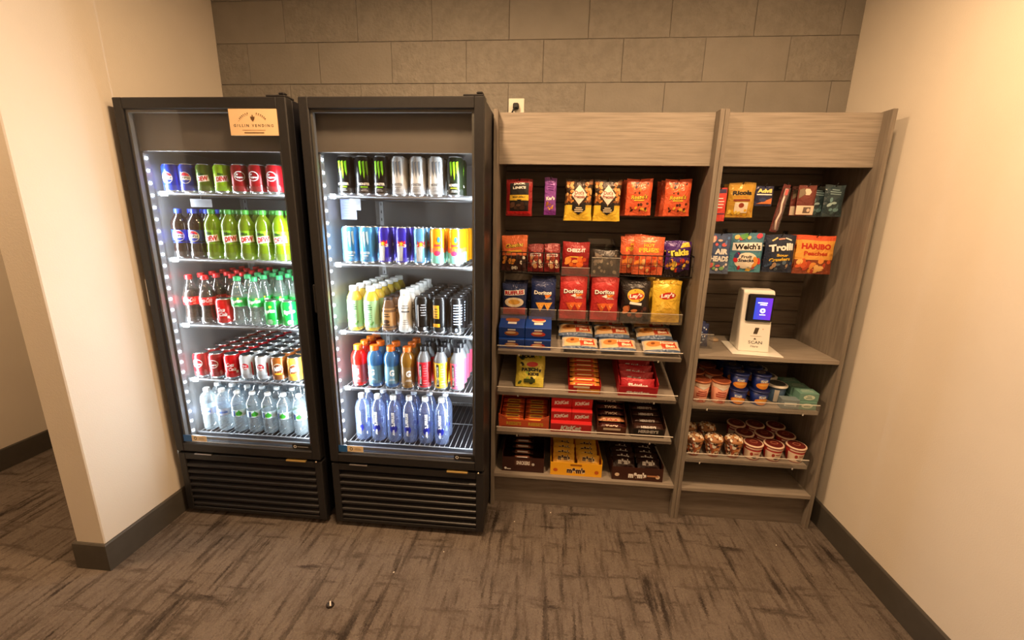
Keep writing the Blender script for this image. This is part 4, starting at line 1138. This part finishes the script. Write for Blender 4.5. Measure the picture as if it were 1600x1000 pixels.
def d_lay(dark):
    def f(p, w, h):
        p.ell(0, h * .66, w * .62, h * .34, col(240, 185, 60)) if dark else None
        p.ell(0, h * .64, w * .56, h * .16, col(190, 35, 35), rot=.1); p.text("Lay's", 0, h * .645, w * .46, h * .12, WHITE, bold=.05, shear=.15, rot=.1)
        if dark: p.rect(0, h * .46, w * .44, h * .06, WHITE, rot=-.12); p.blobs(0, h * .24, w * .7, h * .26, 9, .03, [col(150, 80, 50), col(200, 120, 70), col(90, 50, 40)])
        else: p.text('classic', 0, h * .46, w * .36, h * .05, col(200, 140, 30), bold=.02) if False else p.blobs(w * .05, h * .34, w * .6, h * .26, 6, .035, [foil(245, 205, 70), foil(235, 185, 50)])
    return f


K_RUF = bag_kind('ridged_chip_bag', .124, .168, .045, [(0, foil(30, 45, 90))], d_ruf, pinch=.03); K_DOB = bag_kind('tortilla_chip_bag', .124, .195, .045, [(0, foil(22, 42, 96))], d_dor(False), pinch=.03)
K_DOR = bag_kind('tortilla_chip_bag', .136, .214, .05, [(0, foil(192, 46, 46))], d_dor(True), pinch=.04, seed=8, wr=1.4); K_LBB = bag_kind('potato_chip_bag', .138, .2, .05, [(0, foil(38, 28, 26))], d_lay(True), pinch=.04, seed=9, wr=1.5); K_LAY = bag_kind('potato_chip_bag', .142, .208, .05, [(0, foil(238, 192, 44))], d_lay(False), pinch=.05, seed=10, wr=1.5)
GC = 'chip bags in the third row of the wide unit'
Y3, Z3 = .11, 1.038
for k, (kd, x, w_, lab, lf, rz) in enumerate(((K_RUF, .1, .137, 'navy and white ridged chip bag', 'navy ridged chips', .0), (K_DOB, .246, .137, 'navy blue tortilla chip bag', 'blue tortilla chips', 0), (K_DOR, .397, .15, 'red tortilla chip bag beside the navy one', 'red tortilla chips beside the navy bag', .03), (K_DOR, .551, .147, 'red tortilla chip bag beside the black one', 'red tortilla chips beside the black bag', -.03), (K_LBB, .702, .148, 'black potato chip bag with yellow disc', 'black potato chips', -.06), (K_LAY, .853, .151, 'yellow potato chip bag near the middle upright', 'yellow potato chips', .05))):
    acrylic_bin(x - w_ / 2, x + w_ / 2, Y3 - .03, .385, Z3, Z3 + .05, Z3 + .15, 'clear acrylic bin of ' + lf)
    kd.place(lab + ', front bag', (x, Y3, Z3 + .002), (-.07, 0, rz), GC)
    for q in range(1, 3): kd.place(lab + ', %s bag' % ORD[q], (x, Y3 + .068 * q, Z3 + .002), (-.05, 0, random.uniform(-.015, .015)), GC)

# ------------------------------------------------------------------ boxes, bars and trays on the sloped shelves


def box_kind(name, w, d, h, m, front=None, top=None, cat='box', side=None, bev=.0015):
    """carton with its front face on y=0 and its base on z=0"""
    m = card(m)
    mb = MB().box(-w / 2, w / 2, 0, d, 0, h, m, bev=bev); parts = [(name, mb)]
    if front: p = Print(flat(0), seg=.2); front(p, w, h); parts.append(('front_print', p.mb))
    if top: p = Print(lambda a, b, o: (a, b, h + o), seg=.2); top(p, w, d); parts.append(('top_print', p.mb))
    return Kind(name, cat, parts)


def slope_place(kind, lab, x, y, zf, up=0, group=None, rz=0, tilt=0):
    """set a thing on a sloped shelf, `up` above the board, square to it"""
    z = zf + y * math.sin(SLOPE) + up * math.cos(SLOPE) + .0006; yy = y * math.cos(SLOPE) - up * math.sin(SLOPE)
    o = kind.place(lab, (x, yy, z), (0, 0, 0), group); o.rotation_mode = 'ZYX'; o.rotation_euler = (SLOPE + tilt, 0, rz)     # spun first, then tipped with the shelf
    return o


def tray_box(name, w, d, hf, hb, m, label, x, y, zf, front=None, sloped=True, inner=None, group=None):
    """open display tray: low front, sloping sides, high back"""
    m = card(m); th = .002; inner = card(inner or m)
    t = thing(name, label, 'display box', group=group)
    obj('base', MB().box(-w / 2, w / 2, 0, d, 0, th, inner), t)
    obj('front_wall', MB().box(-w / 2, w / 2, 0, th, th, hf, m), t)
    obj('back_wall', MB().box(-w / 2, w / 2, d - th, d, th, hb, m), t)
    for s in (-1, 1): obj('side_wall', MB().prism([(th, th), (d - th, th), (d - th, hb), (d * .55, hb * .9), (th, hf * (1.25 if hb > hf * 1.3 else 1))], s * w / 2 - (th if s > 0 else 0), s * w / 2 + (0 if s > 0 else th), m), t)
    if front: p = Print(flat(0), seg=.3); front(p, w, hf); obj('front_print', p.mb, t)
    if sloped: t.location = (x, y * math.cos(SLOPE), zf + y * math.sin(SLOPE) + .0006); t.rotation_euler = (SLOPE, 0, 0)
    else: t.location = (x, y, zf + .0006)
    return t


SLOPE = SLOPE1
# fourth row: blue pastry boxes and honey buns
def d_tart(c):
    def f(p, w, h): p.ell(0, h * .42, w * .56, h * .5, c, n=14); p.rect(0, h * .78, w * .3, h * .13, WHITE); p.ell(-.004, h * .5, w * .4, h * .22, col(235, 200, 150), n=12); p.rect(0, h * .25, w * .36, h * .1, col(150, 80, 45))
    return f


PB = foil(30, 66, 150)
K_TA1 = box_kind('pastry_box', .128, .12, .058, PB, d_tart(col(170, 100, 60)), lambda p, w, d: (p.rect(0, d * .36, w * .34, d * .16, WHITE), p.ell(0, d * .62, w * .56, d * .34, col(170, 100, 60)))); K_TA2 = box_kind('pastry_box', .128, .12, .058, PB, d_tart(col(205, 60, 50)), lambda p, w, d: (p.rect(0, d * .36, w * .34, d * .16, WHITE), p.ell(0, d * .62, w * .56, d * .34, col(225, 190, 150)), p.ell(0, d * .68, w * .5, d * .2, col(205, 60, 50))))
for k, xx, l in ((K_TA1, .098, 'brown pastry'), (K_TA2, .229, 'red-frosted pastry')):
    slope_place(k, 'blue box showing a %s, lower of its stack' % l, xx, .022, ZD, group='blue pastry boxes'); slope_place(k, 'blue box showing a %s, upper of its stack' % l, xx, .035, ZD, .0602, group='blue pastry boxes')


def d_bun(p, w, h): p.rect(0, h * .5, w * .9, h * .6, col(226, 190, 140), rot=.02); p.ell(-w * .2, h * .55, w * .42, h * .42, col(205, 135, 70), n=14); p.ell(-w * .22, h * .58, w * .12, h * .16, col(130, 70, 35), n=10); p.rect(w * .2, h * .5, w * .42, h * .5, col(190, 70, 40), rot=.15); p.text('Honey', w * .18, h * .62, w * .4, h * .2, col(250, 230, 200), bold=.06, rot=.12, shear=.2); p.text('Bun', w * .24, h * .4, w * .26, h * .2, col(250, 230, 200), bold=.06, rot=.12, shear=.2)


K_BUN = bag_kind('honey_bun', .175, .098, .03, [(0, foil(70, 90, 120)), (.2, foil(205, 195, 180)), (.86, foil(70, 90, 120))], d_bun, cat='wrapped pastry', pinch=.02, seed=12)
for c_, (xx, l) in enumerate(((.425, 'file beside the blue boxes'), (.61, 'middle file'), (.82, 'file near the middle upright'))):
    for q, (y, up, ti, n) in enumerate(((.012, .018, -1.42, 'front'), (.118, .03, -1.42, 'middle'), (.214, .018, -1.42, 'rear'))):
        slope_place(K_BUN, 'wrapped honey bun, %s one of the %s' % (n, l), xx + (.012 if q == 0 else -.006 * q), y, ZD, up, 'honey buns on the fourth row', rz=random.uniform(-.08, .02), tilt=ti)

# fifth row: sour candy bags, bars in a red tray, red candy tray


def d_sour(p, w, h):
    p.blobs(0, h * .5, w * .8, h * .8, 26, .022, [col(205, 185, 40), col(70, 90, 40), col(240, 225, 110), col(40, 50, 40), col(150, 170, 60)], 3); p.text('SOUR', -.01, h * .82, w * .5, h * .1, INK, bold=.06); p.ell(.012, h * .6, w * .42, h * .14, col(205, 50, 40), n=12); p.text('PATCH', .0, h * .46, w * .6, h * .1, INK, bold=.06); p.text('KIDS', .02, h * .34, w * .4, h * .08, INK, bold=.06); p.rect(0, h * .16, w * .4, h * .1, col(60, 70, 30))


K_SOU = bag_kind('sour_candy_bag', .145, .19, .04, [(0, foil(214, 196, 60))], d_sour, pinch=.03, seed=14)
for q in range(3): slope_place(K_SOU, 'yellow sour candy bag leaning, %s' % ['front one', 'middle one', 'rear one'][q], .192 + .003 * q, .04 + .075 * q, ZE, .008, 'sour candy bags', tilt=-.72)


def bar_kind(name, w, d, h, m, deco, cat='candy bar'):
    """flow-wrapped bar lying along x, print on the top and front"""
    mb = MB(); n = 10; prof = [(-.5, .5), (-.47, .2), (-.44, 0), (.44, 0), (.47, .2), (.5, .5)]
    ring = [(d / 2 + d / 2 * math.cos(a), h / 2 + h / 2 * math.sin(a)) for a in [2 * PI * k / n for k in range(n)]]
    xs = [(-w / 2, .15), (-w / 2 + .012, .2), (-w / 2 + .02, 1), (w / 2 - .02, 1), (w / 2 - .012, .2), (w / 2, .15)]
    V = [(x, d / 2 + (y - d / 2), h / 2 + (z - h / 2) * s) for x, s in xs for y, z in ring]
    F = [(i * n + k, i * n + (k + 1) % n, (i + 1) * n + (k + 1) % n, (i + 1) * n + k) for i in range(5) for k in range(n)] + [tuple(range(n)), tuple(5 * n + k for k in range(n))]
    mb.add(V, F, m, smooth=True); parts = [(name, mb)]
    if deco:
        def sf(a, b, o):      # b runs over the upper front quarter
            an = PI * 1.0 - (b / h) * 1.5; c, s = math.cos(an), math.sin(an)
            return (a, d / 2 + (d / 2 + o) * c, h / 2 + (h / 2 + o) * s)
        p = Print(sf, seg=.02); deco(p, w, h); parts.append(('bar_print', p.mb))
    return Kind(name, cat, parts)


def barprint(bg, txt, c, band=None):
    def f(p, w, h):
        if band: p.rect(0, h * .5, w * .66, h * .9, band)
        if txt: p.text(txt, 0, h * .5, w * .5, h * .55, c, bold=.05, shear=.1)
        else: p.rect(0, h * .5, w * .5, h * .3, c)
    return f


tray_box('candy_bar_tray', .16, .3, .052, .06, foil(190, 30, 28), 'red and yellow tray of candy bars in the middle of its shelf', .472, .02, ZE, lambda p, w, h: (p.rect(w * .12, h * .32, w * .7, h * .5, col(235, 165, 60)), p.rect(-w * .1, h * .78, w * .5, h * .25, col(245, 225, 190)), p.rect(0, h * .35, w * .4, h * .2, col(170, 40, 30))))
K_BRY = bar_kind('candy_bar', .148, .034, .024, foil(235, 150, 50), barprint(0, None, col(245, 215, 150), col(205, 50, 35)))
for q in range(8): slope_place(K_BRY, 'orange and red candy bar, %s from the front of its tray' % ORD[q], .472, .024 + .033 * q, ZE, .03 + .006 * q, 'orange candy bars')


def d_skit(p, w, h): p.text('Skittles', 0, h * .36, w * .6, h * .3, WHITE, bold=.07); p.rect(0, h * .82, w * .9, h * .06, col(150, 15, 25))


tray_box('candy_tray', .19, .28, .062, .11, foil(192, 40, 50), 'red candy tray with white lettering near the shelf end', .735, .02, ZE, d_skit)
K_SKI = bag_kind('fruit_candy_pack', .165, .075, .02, [(0, foil(188, 36, 48))], lambda p, w, h: p.text('Skittles', 0, h * .5, w * .6, h * .35, WHITE, bold=.07), cat='candy pack', pinch=.01)
for q in range(5): slope_place(K_SKI, 'red fruit candy pack, %s from the front of its tray' % ORD[q], .735, .03 + .045 * q, ZE, .012 + .008 * q, 'red fruit candy packs', tilt=-.55)

# sixth row


def d_ree(p, w, h): p.text("REESE'S", -w * .2, h * .55, w * .3, h * .4, YEL, bold=.05); p.text("REESE'S", w * .24, h * .55, w * .3, h * .4, YEL, bold=.05); p.rect(0, h * .15, w * .9, h * .1, col(150, 40, 20))


t = tray_box('peanut_cup_tray', .262, .24, .06, .066, ORAN, 'wide orange candy tray with high flared corners', .17, .03, ZF, d_ree, inner=foil(120, 40, 25))
for s in (-1, 1): obj('corner_flap', MB().add([(s * .131, -.0005, .06), (s * .085, -.0005, .06), (s * .095, -.0005, .075), (s * .131, -.0005, .098), (s * .131, .0015, .06), (s * .085, .0015, .06), (s * .095, .0015, .075), (s * .131, .0015, .098)], [(0, 1, 2, 3), (7, 6, 5, 4), (0, 4, 5, 1), (1, 5, 6, 2), (2, 6, 7, 3), (3, 7, 4, 0)], ORAN), t)
K_PBC = bar_kind('peanut_cup_pack', .118, .036, .02, foil(225, 95, 35), barprint(0, None, col(120, 45, 25), YEL))
for q in range(5):
    for s, n in ((-1, 'cooler side'), (1, 'stacked-box side')): slope_place(K_PBC, 'orange peanut cup pack, %s row back, %s of its tray' % (ORD[q], n), .17 + s * .063, .036 + .038 * q, ZF, .026, 'orange peanut cup packs')


def d_kk(p, w, h): p.text('KitKat', 0, h * .52, w * .7, h * .42, WHITE, bold=.05, rot=.12, shear=.2)


KKM = foil(198, 42, 44)
K_KKB = box_kind('wafer_bar_box', .104, .22, .058, KKM, d_kk); K_KKW = box_kind('wafer_bar_box', .21, .2, .06, KKM, lambda p, w, h: p.text('KitKat', 0, h * .52, w * .5, h * .55, WHITE, bold=.05, rot=.03, shear=.2))
slope_place(K_KKW, 'wide red wafer bar box at the bottom of the red stack', .415, .02, ZF, group='red wafer bar boxes')
for r_, nm in ((0, 'middle'), (1, 'top')):
    for s, n in ((-1, 'orange tray'), (1, 'brown tray')): slope_place(K_KKB, 'small red wafer bar box, %s layer, on the %s side' % (nm, n), .415 + s * .0525, .045 + .035 * r_, ZF, .0605 + .0585 * r_, 'red wafer bar boxes')


def d_twx(p, w, h): p.rect(0, h * .72, w * .6, h * .24, col(235, 215, 190)); p.lines(0, h * .3, w * .6, 2, h * .18, h * .08, col(130, 70, 45))


tray_box('brown_bar_tray', .145, .3, .058, .1, foil(92, 48, 30), 'brown candy bar tray between the red stack and the black box', .622, .02, ZF, d_twx)
K_TWX = bar_kind('caramel_bar', .132, .034, .024, foil(70, 24, 22), barprint(0, 'TWIX', col(240, 215, 190), None)); K_TWG = bar_kind('caramel_bar', .132, .034, .024, foil(190, 125, 80), barprint(0, 'TWIX', col(190, 35, 30), col(225, 170, 120)))
for q in range(7): slope_place(K_TWG if q in (1,) else K_TWX, '%s caramel bar, %s from the front of the brown tray' % ('tan' if q == 1 else 'dark', ORD[q]), .622, .024 + .035 * q, ZF, .034 + .012 * q, 'caramel bars')


def d_hsh(p, w, h): p.rect(0, h * .65, w * .9, h * .5, INK); p.text("HERSHEY'S", 0, h * .66, w * .6, h * .36, col(215, 210, 205), bold=.05); p.lines(0, h * .25, w * .5, 2, h * .15, h * .06, col(110, 85, 70))


tray_box('chocolate_bar_tray', .165, .24, .06, .1, foil(52, 32, 26), 'dark chocolate bar tray nearest the middle upright', .805, .02, ZF, d_hsh)
K_HSH = bar_kind('chocolate_bar', .15, .045, .016, foil(62, 36, 28), barprint(0, "HERSHEY'S", col(220, 215, 210), None))
for q in range(5): slope_place(K_HSH, 'dark chocolate bar, %s from the front of its tray' % ORD[q], .805, .024 + .044 * q, ZF, .045 + .004 * q, 'dark chocolate bars')

# bottom row


def d_snk(p, w, h): p.rect(0, h * .62, w * .4, h * .4, col(85, 55, 45)); p.text('SNICKERS', 0, h * .62, w * .32, h * .26, col(235, 230, 225), bold=.04); p.ell(w * .24, h * .55, .016, .016, col(190, 185, 180)); p.ell(-w * .42, h * .2, .014, .014, WHITE); p.rect(-w * .34, h * .16, .022, .005, WHITE)


tray_box('nougat_bar_tray', .225, .3, .085, .17, foil(58, 30, 24), 'dark brown candy tray at the cooler end of the bottom board', .172, .03, ZG, d_snk, sloped=False)
K_SNK = bar_kind('nougat_bar', .115, .034, .024, foil(66, 34, 26), barprint(0, None, col(225, 220, 215), col(120, 70, 50)))
for q in range(6): K_SNK.place('brown nougat bar, %s from the front of its tray' % ORD[q], (.165, .036 + .038 * q, ZG + .06 + .012 * q), (0, 0, random.uniform(-.04, .04)), 'nougat bars')


def d_mm(c, o1, o2):
    def f(p, w, h): p.text("m&m's", 0, h * .42, w * .36, h * .46, o1, bold=.12); p.text("m&m's", 0, h * .42, w * .355, h * .45, c, bold=.06); p.ell(-w * .4, h * .4, .024, .02, o2); p.ell(w * .4, h * .36, .022, .022, o2); p.rect(w * .3 if c == WHITE else 0, h * .42 if c == WHITE else h * .85, w * .22, h * .12, col(190, 130, 90) if c == WHITE else col(150, 90, 30))
    return f


MMY = foil(245, 178, 40); MMB = foil(62, 34, 26)
tray_box('yellow_candy_tray', .272, .3, .075, .1, MMY, 'bright yellow candy tray in the middle of the bottom board', .455, .025, ZG, d_mm(col(60, 35, 25), col(245, 225, 190), col(200, 95, 35)), sloped=False)
tray_box('dark_candy_tray', .262, .3, .075, .1, MMB, 'dark brown candy tray by the middle upright on the bottom board', .775, .02, ZG, d_mm(WHITE, col(120, 80, 60), col(225, 200, 170)), sloped=False)


def mmpack(m, c1, c2): return bag_kind('chocolate_candy_pack', .116, .06, .018, [(0, m)], lambda p, w, h: (p.text("m&m's", 0, h * .5, w * .56, h * .5, c2, bold=.14), p.text("m&m's", 0, h * .5, w * .55, h * .48, c1, bold=.06)), cat='candy pack', pinch=.01, seed=3)


K_MMY = mmpack(foil(244, 184, 52), col(70, 42, 28), col(250, 230, 170)); K_MMB = mmpack(foil(50, 30, 26), WHITE, col(90, 60, 50))
for kd, cx, nm, cl in ((K_MMY, .455, 'yellow', 'yellow tray'), (K_MMB, .775, 'dark brown', 'dark tray')):
    for q in range(6):
        for s, n in ((-1, 'cooler side'), (1, 'far side')):
            kd.place('%s candy pack, %s row back, %s of the %s' % (nm, ORD[q], n, cl), (cx + s * .064 + random.uniform(-.001, .001), .056 + .041 * q, ZG + .05 + .006 * q), (-.85 + random.uniform(-.1, .1), random.uniform(-.05, .05), random.uniform(-.1, .1)), nm + ' candy packs')

SLOPE = SLOPE2
# ------------------------------------------------------------------ narrow unit: kiosk, cups and boxes


def prism_kiosk():
    t = thing('payment_kiosk', 'white self-checkout scanner kiosk with a lit blue screen', 'kiosk', (1.288, .145, ZK + .0004), (0, 0, -.13))
    wh = noisy('kiosk_white', (.86, .83, .76), (.84, .81, .74), nscale=8, rough=.35, spec=.5); bk = mat('kiosk_black', (.01, .01, .012), .2)
    obj('base_plate', MB().box(-.105, .12, -.125, .1, 0, .006, wh, bev=.002), t)
    # bent stand: sloping lower face, screen face above
    side = [(-.06, .0062), (.08, .0062), (.055, .3), (.045, .312), (-.005, .317), (-.02, .305), (-.03, .15), (-.02, .14)]
    prof = [(-.075, .0062), (.085, .0062), (.075, .15), (.055, .29), (.04, .305), (-.03, .305), (-.042, .293), (-.05, .15)]
    o = obj('stand', MB().prism(prof, -.068, .07, wh), t)
    md = o.modifiers.new('edge', 'BEVEL'); md.width = .006; md.segments = 3; md.limit_method = 'ANGLE'; md.angle_limit = .6
    # terminal with screen
    e = obj('terminal', MB().box(-.05, .066, -.062, -.0425, .152, .288, bk, bev=.006), t)
    m = mat('lit_screen', (.12, .08, .9), .2)
    N, L, b = nodes(m); tc = nd(m, 'ShaderNodeTexCoord'); sp = nd(m, 'ShaderNodeSeparateXYZ'); L.new(tc.outputs['Generated'], sp.inputs[0])
    r = nd(m, 'ShaderNodeValToRGB'); r.color_ramp.elements[0].color = (.02, .08, .75, 1); r.color_ramp.elements[1].color = (.22, .02, .85, 1); L.new(sp.outputs['X'], r.inputs[0]); L.new(r.outputs[0], b.inputs['Emission Color']); b.inputs['Emission Strength'].default_value = 1.0
    b.inputs['Base Color'].default_value = (.02, .02, .04, 1)
    s = obj('screen', MB().box(-.018, .056, -.0635, -.0622, .166, .272, m), e)
    lw = mat('screen_white', (1, 1, 1), .5, emit=1.0)
    p = Print(flat(-.0636), seg=.3); p.rect(.014, .248, .042, .005, lw); p.rect(.018, .239, .03, .005, lw); p.ring(.018, .21, .024, .024, .0075, lw); p.rect(.019, .19, .026, .004, lw)
    obj('screen_print', p.mb, e)

    def face(a, b_, o_):    # lower sloping face between (-.075, .006) and (-.05, .15)
        k = (b_ - .0062) / .1438
        return (a, -.075 + .025 * k - o_, b_)
    p = Print(face, seg=.3); p.text('SCAN', .006, .052, .062, .014, col(50, 42, 35), bold=.01); p.text('Here', .004, .033, .034, .010, col(70, 60, 50), shear=.3, bold=0)
    p.poly([(-.004, .066), (.010, .066), (.003, .074)], col(50, 42, 35)); p.rect(.006, .108, .018, .03, col(70, 58, 42), shear=.25); p.rect(.006, .083, .05, .0015, col(190, 180, 160)); p.ell(.035, .118, .005, .005, col(200, 150, 120))
    obj('stand_lettering', p.mb, t)
    return t


prism_kiosk()
o = obj('card_puck', MB().lathe([(.022, 0), (.024, .003), (.023, .01), (.018, .012)], col(200, 170, 135), n=18), None, (1.165, .27, ZK + .0004)); tag(o, 'small round beige puck lying behind the kiosk plate', 'puck')
acrylic_bin(1.006, 1.10, .11, .385, ZK + .0035, ZK + .075, ZK + .17, 'clear acrylic bin half hidden beside the kiosk')
K_BLU = bag_kind('blue_snack_pack', .07, .12, .03, [(0, foil(30, 45, 95))], lambda p, w, h: p.blobs(0, h * .5, w * .6, h * .7, 16, .011, [WHITE, col(160, 185, 220)]), cat='snack pack')
for q in range(2): K_BLU.place(['blue patterned pack at the front of the clear bin', 'blue patterned pack behind the first in the clear bin'][q], (1.05, .14 + .05 * q, ZK + .004), (-.08, 0, 0), 'blue packs')


def cup_kind(name, rb, rt, h, m, lidm, deco=None, lidh=.006, cat='cup', rim=.002, band=None):
    prof = [(rb, 0), (rb + .0005, .002), (rt, h)]
    m, lidm = card(m), card(lidm); mb = MB().lathe(prof, m, n=22); parts = [(name, mb), ('lid', MB().lathe([(rt + rim, h - .002), (rt + rim + .0005, h), (rt + rim, h + lidh * .6), (rt - .002, h + lidh)], lidm, n=22))]
    if deco: p = Print(onlathe(prof, (rb + rt) / 2), seg=.012); deco(p, rt, h); parts.append(('label_print', p.mb))
    return Kind(name, cat, parts)


def d_nood(p, r, h): p.rect(0, h * .86, r * 2.6, h * .16, col(240, 215, 190)); p.poly([(-.03, h * .8), (.03, h * .8), (0, h * .66)], col(250, 240, 225)); p.lines(0, h * .56, r * 1.4, 3, h * .1, h * .05, col(170, 60, 45)); p.ell(0, h * .14, r * 1.2, h * .2, col(205, 110, 90)); p.blobs(0, h * .14, r, h * .12, 5, .01, [col(240, 215, 180), col(180, 80, 60)])


def d_kraft(p, r, h): p.ell(-.004, h * .66, r * .9, h * .34, col(110, 130, 190)); p.text('Kraft', -.004, h * .66, r * .7, h * .18, WHITE, bold=.05); p.ell(0, h * .31, r * 1.8, h * .5, col(238, 150, 60)); p.ell(0, h * .38, r * 1.3, h * .14, col(250, 190, 90))


def d_popcup(p, r, h): p.blobs(0, h * .55, r * 2.4, h * .8, 60, .018, [col(235, 220, 190), col(205, 140, 80), col(240, 235, 220), col(120, 70, 45), col(60, 40, 30)], 2)


def d_redcup(p, r, h): p.poly([(-r * 1.1, h * .08), (r * 1.1, h * .08), (r * 1.1, h * .62), (-r * 1.1, h * .7)], col(238, 215, 190)); p.ell(.006, h * .24, .026, .016, col(70, 40, 30)); p.text('7', -.01, h * .48, .01, .018, col(150, 40, 40), bold=.05) if False else p.ell(-.01, h * .46, .014, .02, col(165, 60, 50)); p.rect(.012, h * .5, .022, .006, col(170, 70, 60)); p.rect(0, h * .85, r * 1.8, .007, col(235, 205, 180))


K_NOO = cup_kind('noodle_cup', .033, .043, .112, col(215, 150, 125), col(165, 95, 60), d_nood, rim=.002); K_KRA = cup_kind('macaroni_cup', .034, .043, .073, foil(26, 44, 112), foil(32, 42, 90), d_kraft)
K_WHC = cup_kind('white_lid_cup', .037, .045, .083, foil(70, 95, 125), col(235, 228, 215), lambda p, r, h: (p.rect(-.014, h * .45, .02, h * .8, col(225, 220, 210)), p.rect(.014, h * .4, .03, .016, col(150, 175, 190))), lidh=.008, rim=.004)
K_PPC = cup_kind('popcorn_cup', .030, .044, .09, foil(150, 80, 55), col(205, 160, 110), d_popcup); K_RDC = cup_kind('cereal_cup', .036, .045, .08, foil(150, 40, 38), col(225, 195, 170), d_redcup, lidh=.004)
for kk, hh, rr, ms in ((K_RDC, .0842, .040, (foil(110, 40, 36), col(190, 120, 90))), (K_NOO, .1182, .040, (col(120, 62, 44), col(170, 95, 60))), (K_KRA, .0792, .039, (foil(28, 36, 84), col(200, 180, 140))), (K_WHC, .0912, .037, (col(90, 92, 92), col(60, 66, 70)))):
    pp = Print(lambda a, b, o, hh=hh: (a, b, hh + o), seg=.2).ell(0, 0, 2 * rr, 2 * rr, ms[0]).ell(.002, .004, rr * .9, rr * .7, ms[1]).ell(.002, .004, rr * .75, rr * .5, ms[0])
    kk.parts.append(('lid_print', fix_normals(pp.mb.mesh('lid_print'))))
# bulging patterned lid on the popcorn cups
_l = MB().lathe([(.046, .088), (.047, .093), (.040, .104), (.022, .111), (.001, .113)], col(165, 115, 75, .55), n=20)
def _zl(a, b, o):
    q = min(math.hypot(a, b), .0455)
    for (ra, za), (rb_, zb) in (((.047, .093), (.040, .104)), ((.040, .104), (.022, .111)), ((.022, .111), (0, .113))):
        if rb_ <= q <= ra: return (a, b, za + (zb - za) * (ra - q) / (ra - rb_) + o * 1.5)
    return (a, b, .096)


_p = Print(_zl, seg=.008).blobs(0, 0, .072, .072, 60, .016, [col(235, 220, 190), col(90, 55, 40), col(240, 235, 220), col(190, 130, 70)], 5)
K_PPC.parts[1] = ('lid', fix_normals(_l.mesh('lid'))); K_PPC.parts.append(('lid_print', fix_normals(_p.mb.mesh('lid_print'))))
GN = 'noodle cups'; CUPR = ('front', 'second', 'third', 'fourth')
for q in range(3):
    for k, (x, n) in enumerate(((1.049, 'beside the middle upright'), (1.142, 'beside the blue cups'))): slope_place(K_NOO, 'salmon noodle cup %s, %s row' % (n, CUPR[q]), x, .06 + .1 * q, ZC2, group=GN)
for q in range(3):
    for k, (x, n) in enumerate(((1.232, 'noodle-cup side'), (1.334, 'white-lid side'))):
        for lv, ln in ((0, 'lower'), (1, 'upper')): slope_place(K_KRA, 'navy and orange macaroni cup, %s layer, %s row, %s' % (ln, CUPR[q], n), x, .062 + .094 * q + .012 * lv, ZC2, .0795 * lv, 'macaroni cups', rz=random.uniform(-.2, .2))
for q in range(3): slope_place(K_WHC, 'blue-grey cup with a white lid, %s row' % CUPR[q], 1.437 - .002 * q, .112 + .102 * q, ZC2, group='white-lid cups')
K_GUM = box_kind('foil_pack', .08, .042, .05, foil(120, 135, 140), lambda p, w, h: (p.rect(0, h * .5, w * .7, h * .4, col(190, 205, 205)), p.lines(0, h * .55, w * .5, 2, h * .15, h * .06, col(90, 100, 110))), cat='pack'); slope_place(K_GUM, 'small grey pack lying before the white-lid cups', 1.462, .012, ZC2, rz=-.05)
K_TLB = box_kind('teal_box', .088, .06, .042, foil(108, 150, 136), lambda p, w, h: (p.ell(0, h * .5, w * .6, h * .6, col(205, 220, 200), n=14), p.lines(0, h * .6, w * .36, 2, h * .2, h * .08, col(60, 110, 100))), lambda p, w, d: (p.lines(0, d * .7, w * .7, 3, d * .2, d * .07, col(200, 220, 205)),))
for q in range(3):
    for lv in range(2): slope_place(K_TLB, 'teal box, %s layer, %s row, by the outer upright' % (('lower', 'upper')[lv], CUPR[q]), 1.541 - .008 * q + .004 * lv, .014 + .066 * q + .004 * lv, ZC2, .0427 * lv, 'teal boxes')
for q in range(2):
    for k, (x, n) in enumerate(((1.05, 'beside the middle upright'), (1.148, 'between two others'), (1.246, 'beside the red cups'))):
        if q == 1 and k == 2: continue
        slope_place(K_PPC, 'patterned popcorn cup %s, %s row' % (n, CUPR[q]), x, .056 + .11 * q, ZD2, group='popcorn cups', rz=random.uniform(-.5, .5))
for q in range(3):
    for k, (x, n) in enumerate(((1.343, 'popcorn-cup side'), (1.443, 'middle file'), (1.552, 'outer-upright side'))): slope_place(K_RDC, 'dark red and cream cup, %s row, %s' % (CUPR[q], n), x - .004 * q, .056 + .096 * q, ZD2, group='dark red cups', rz=random.uniform(-.2, .2))
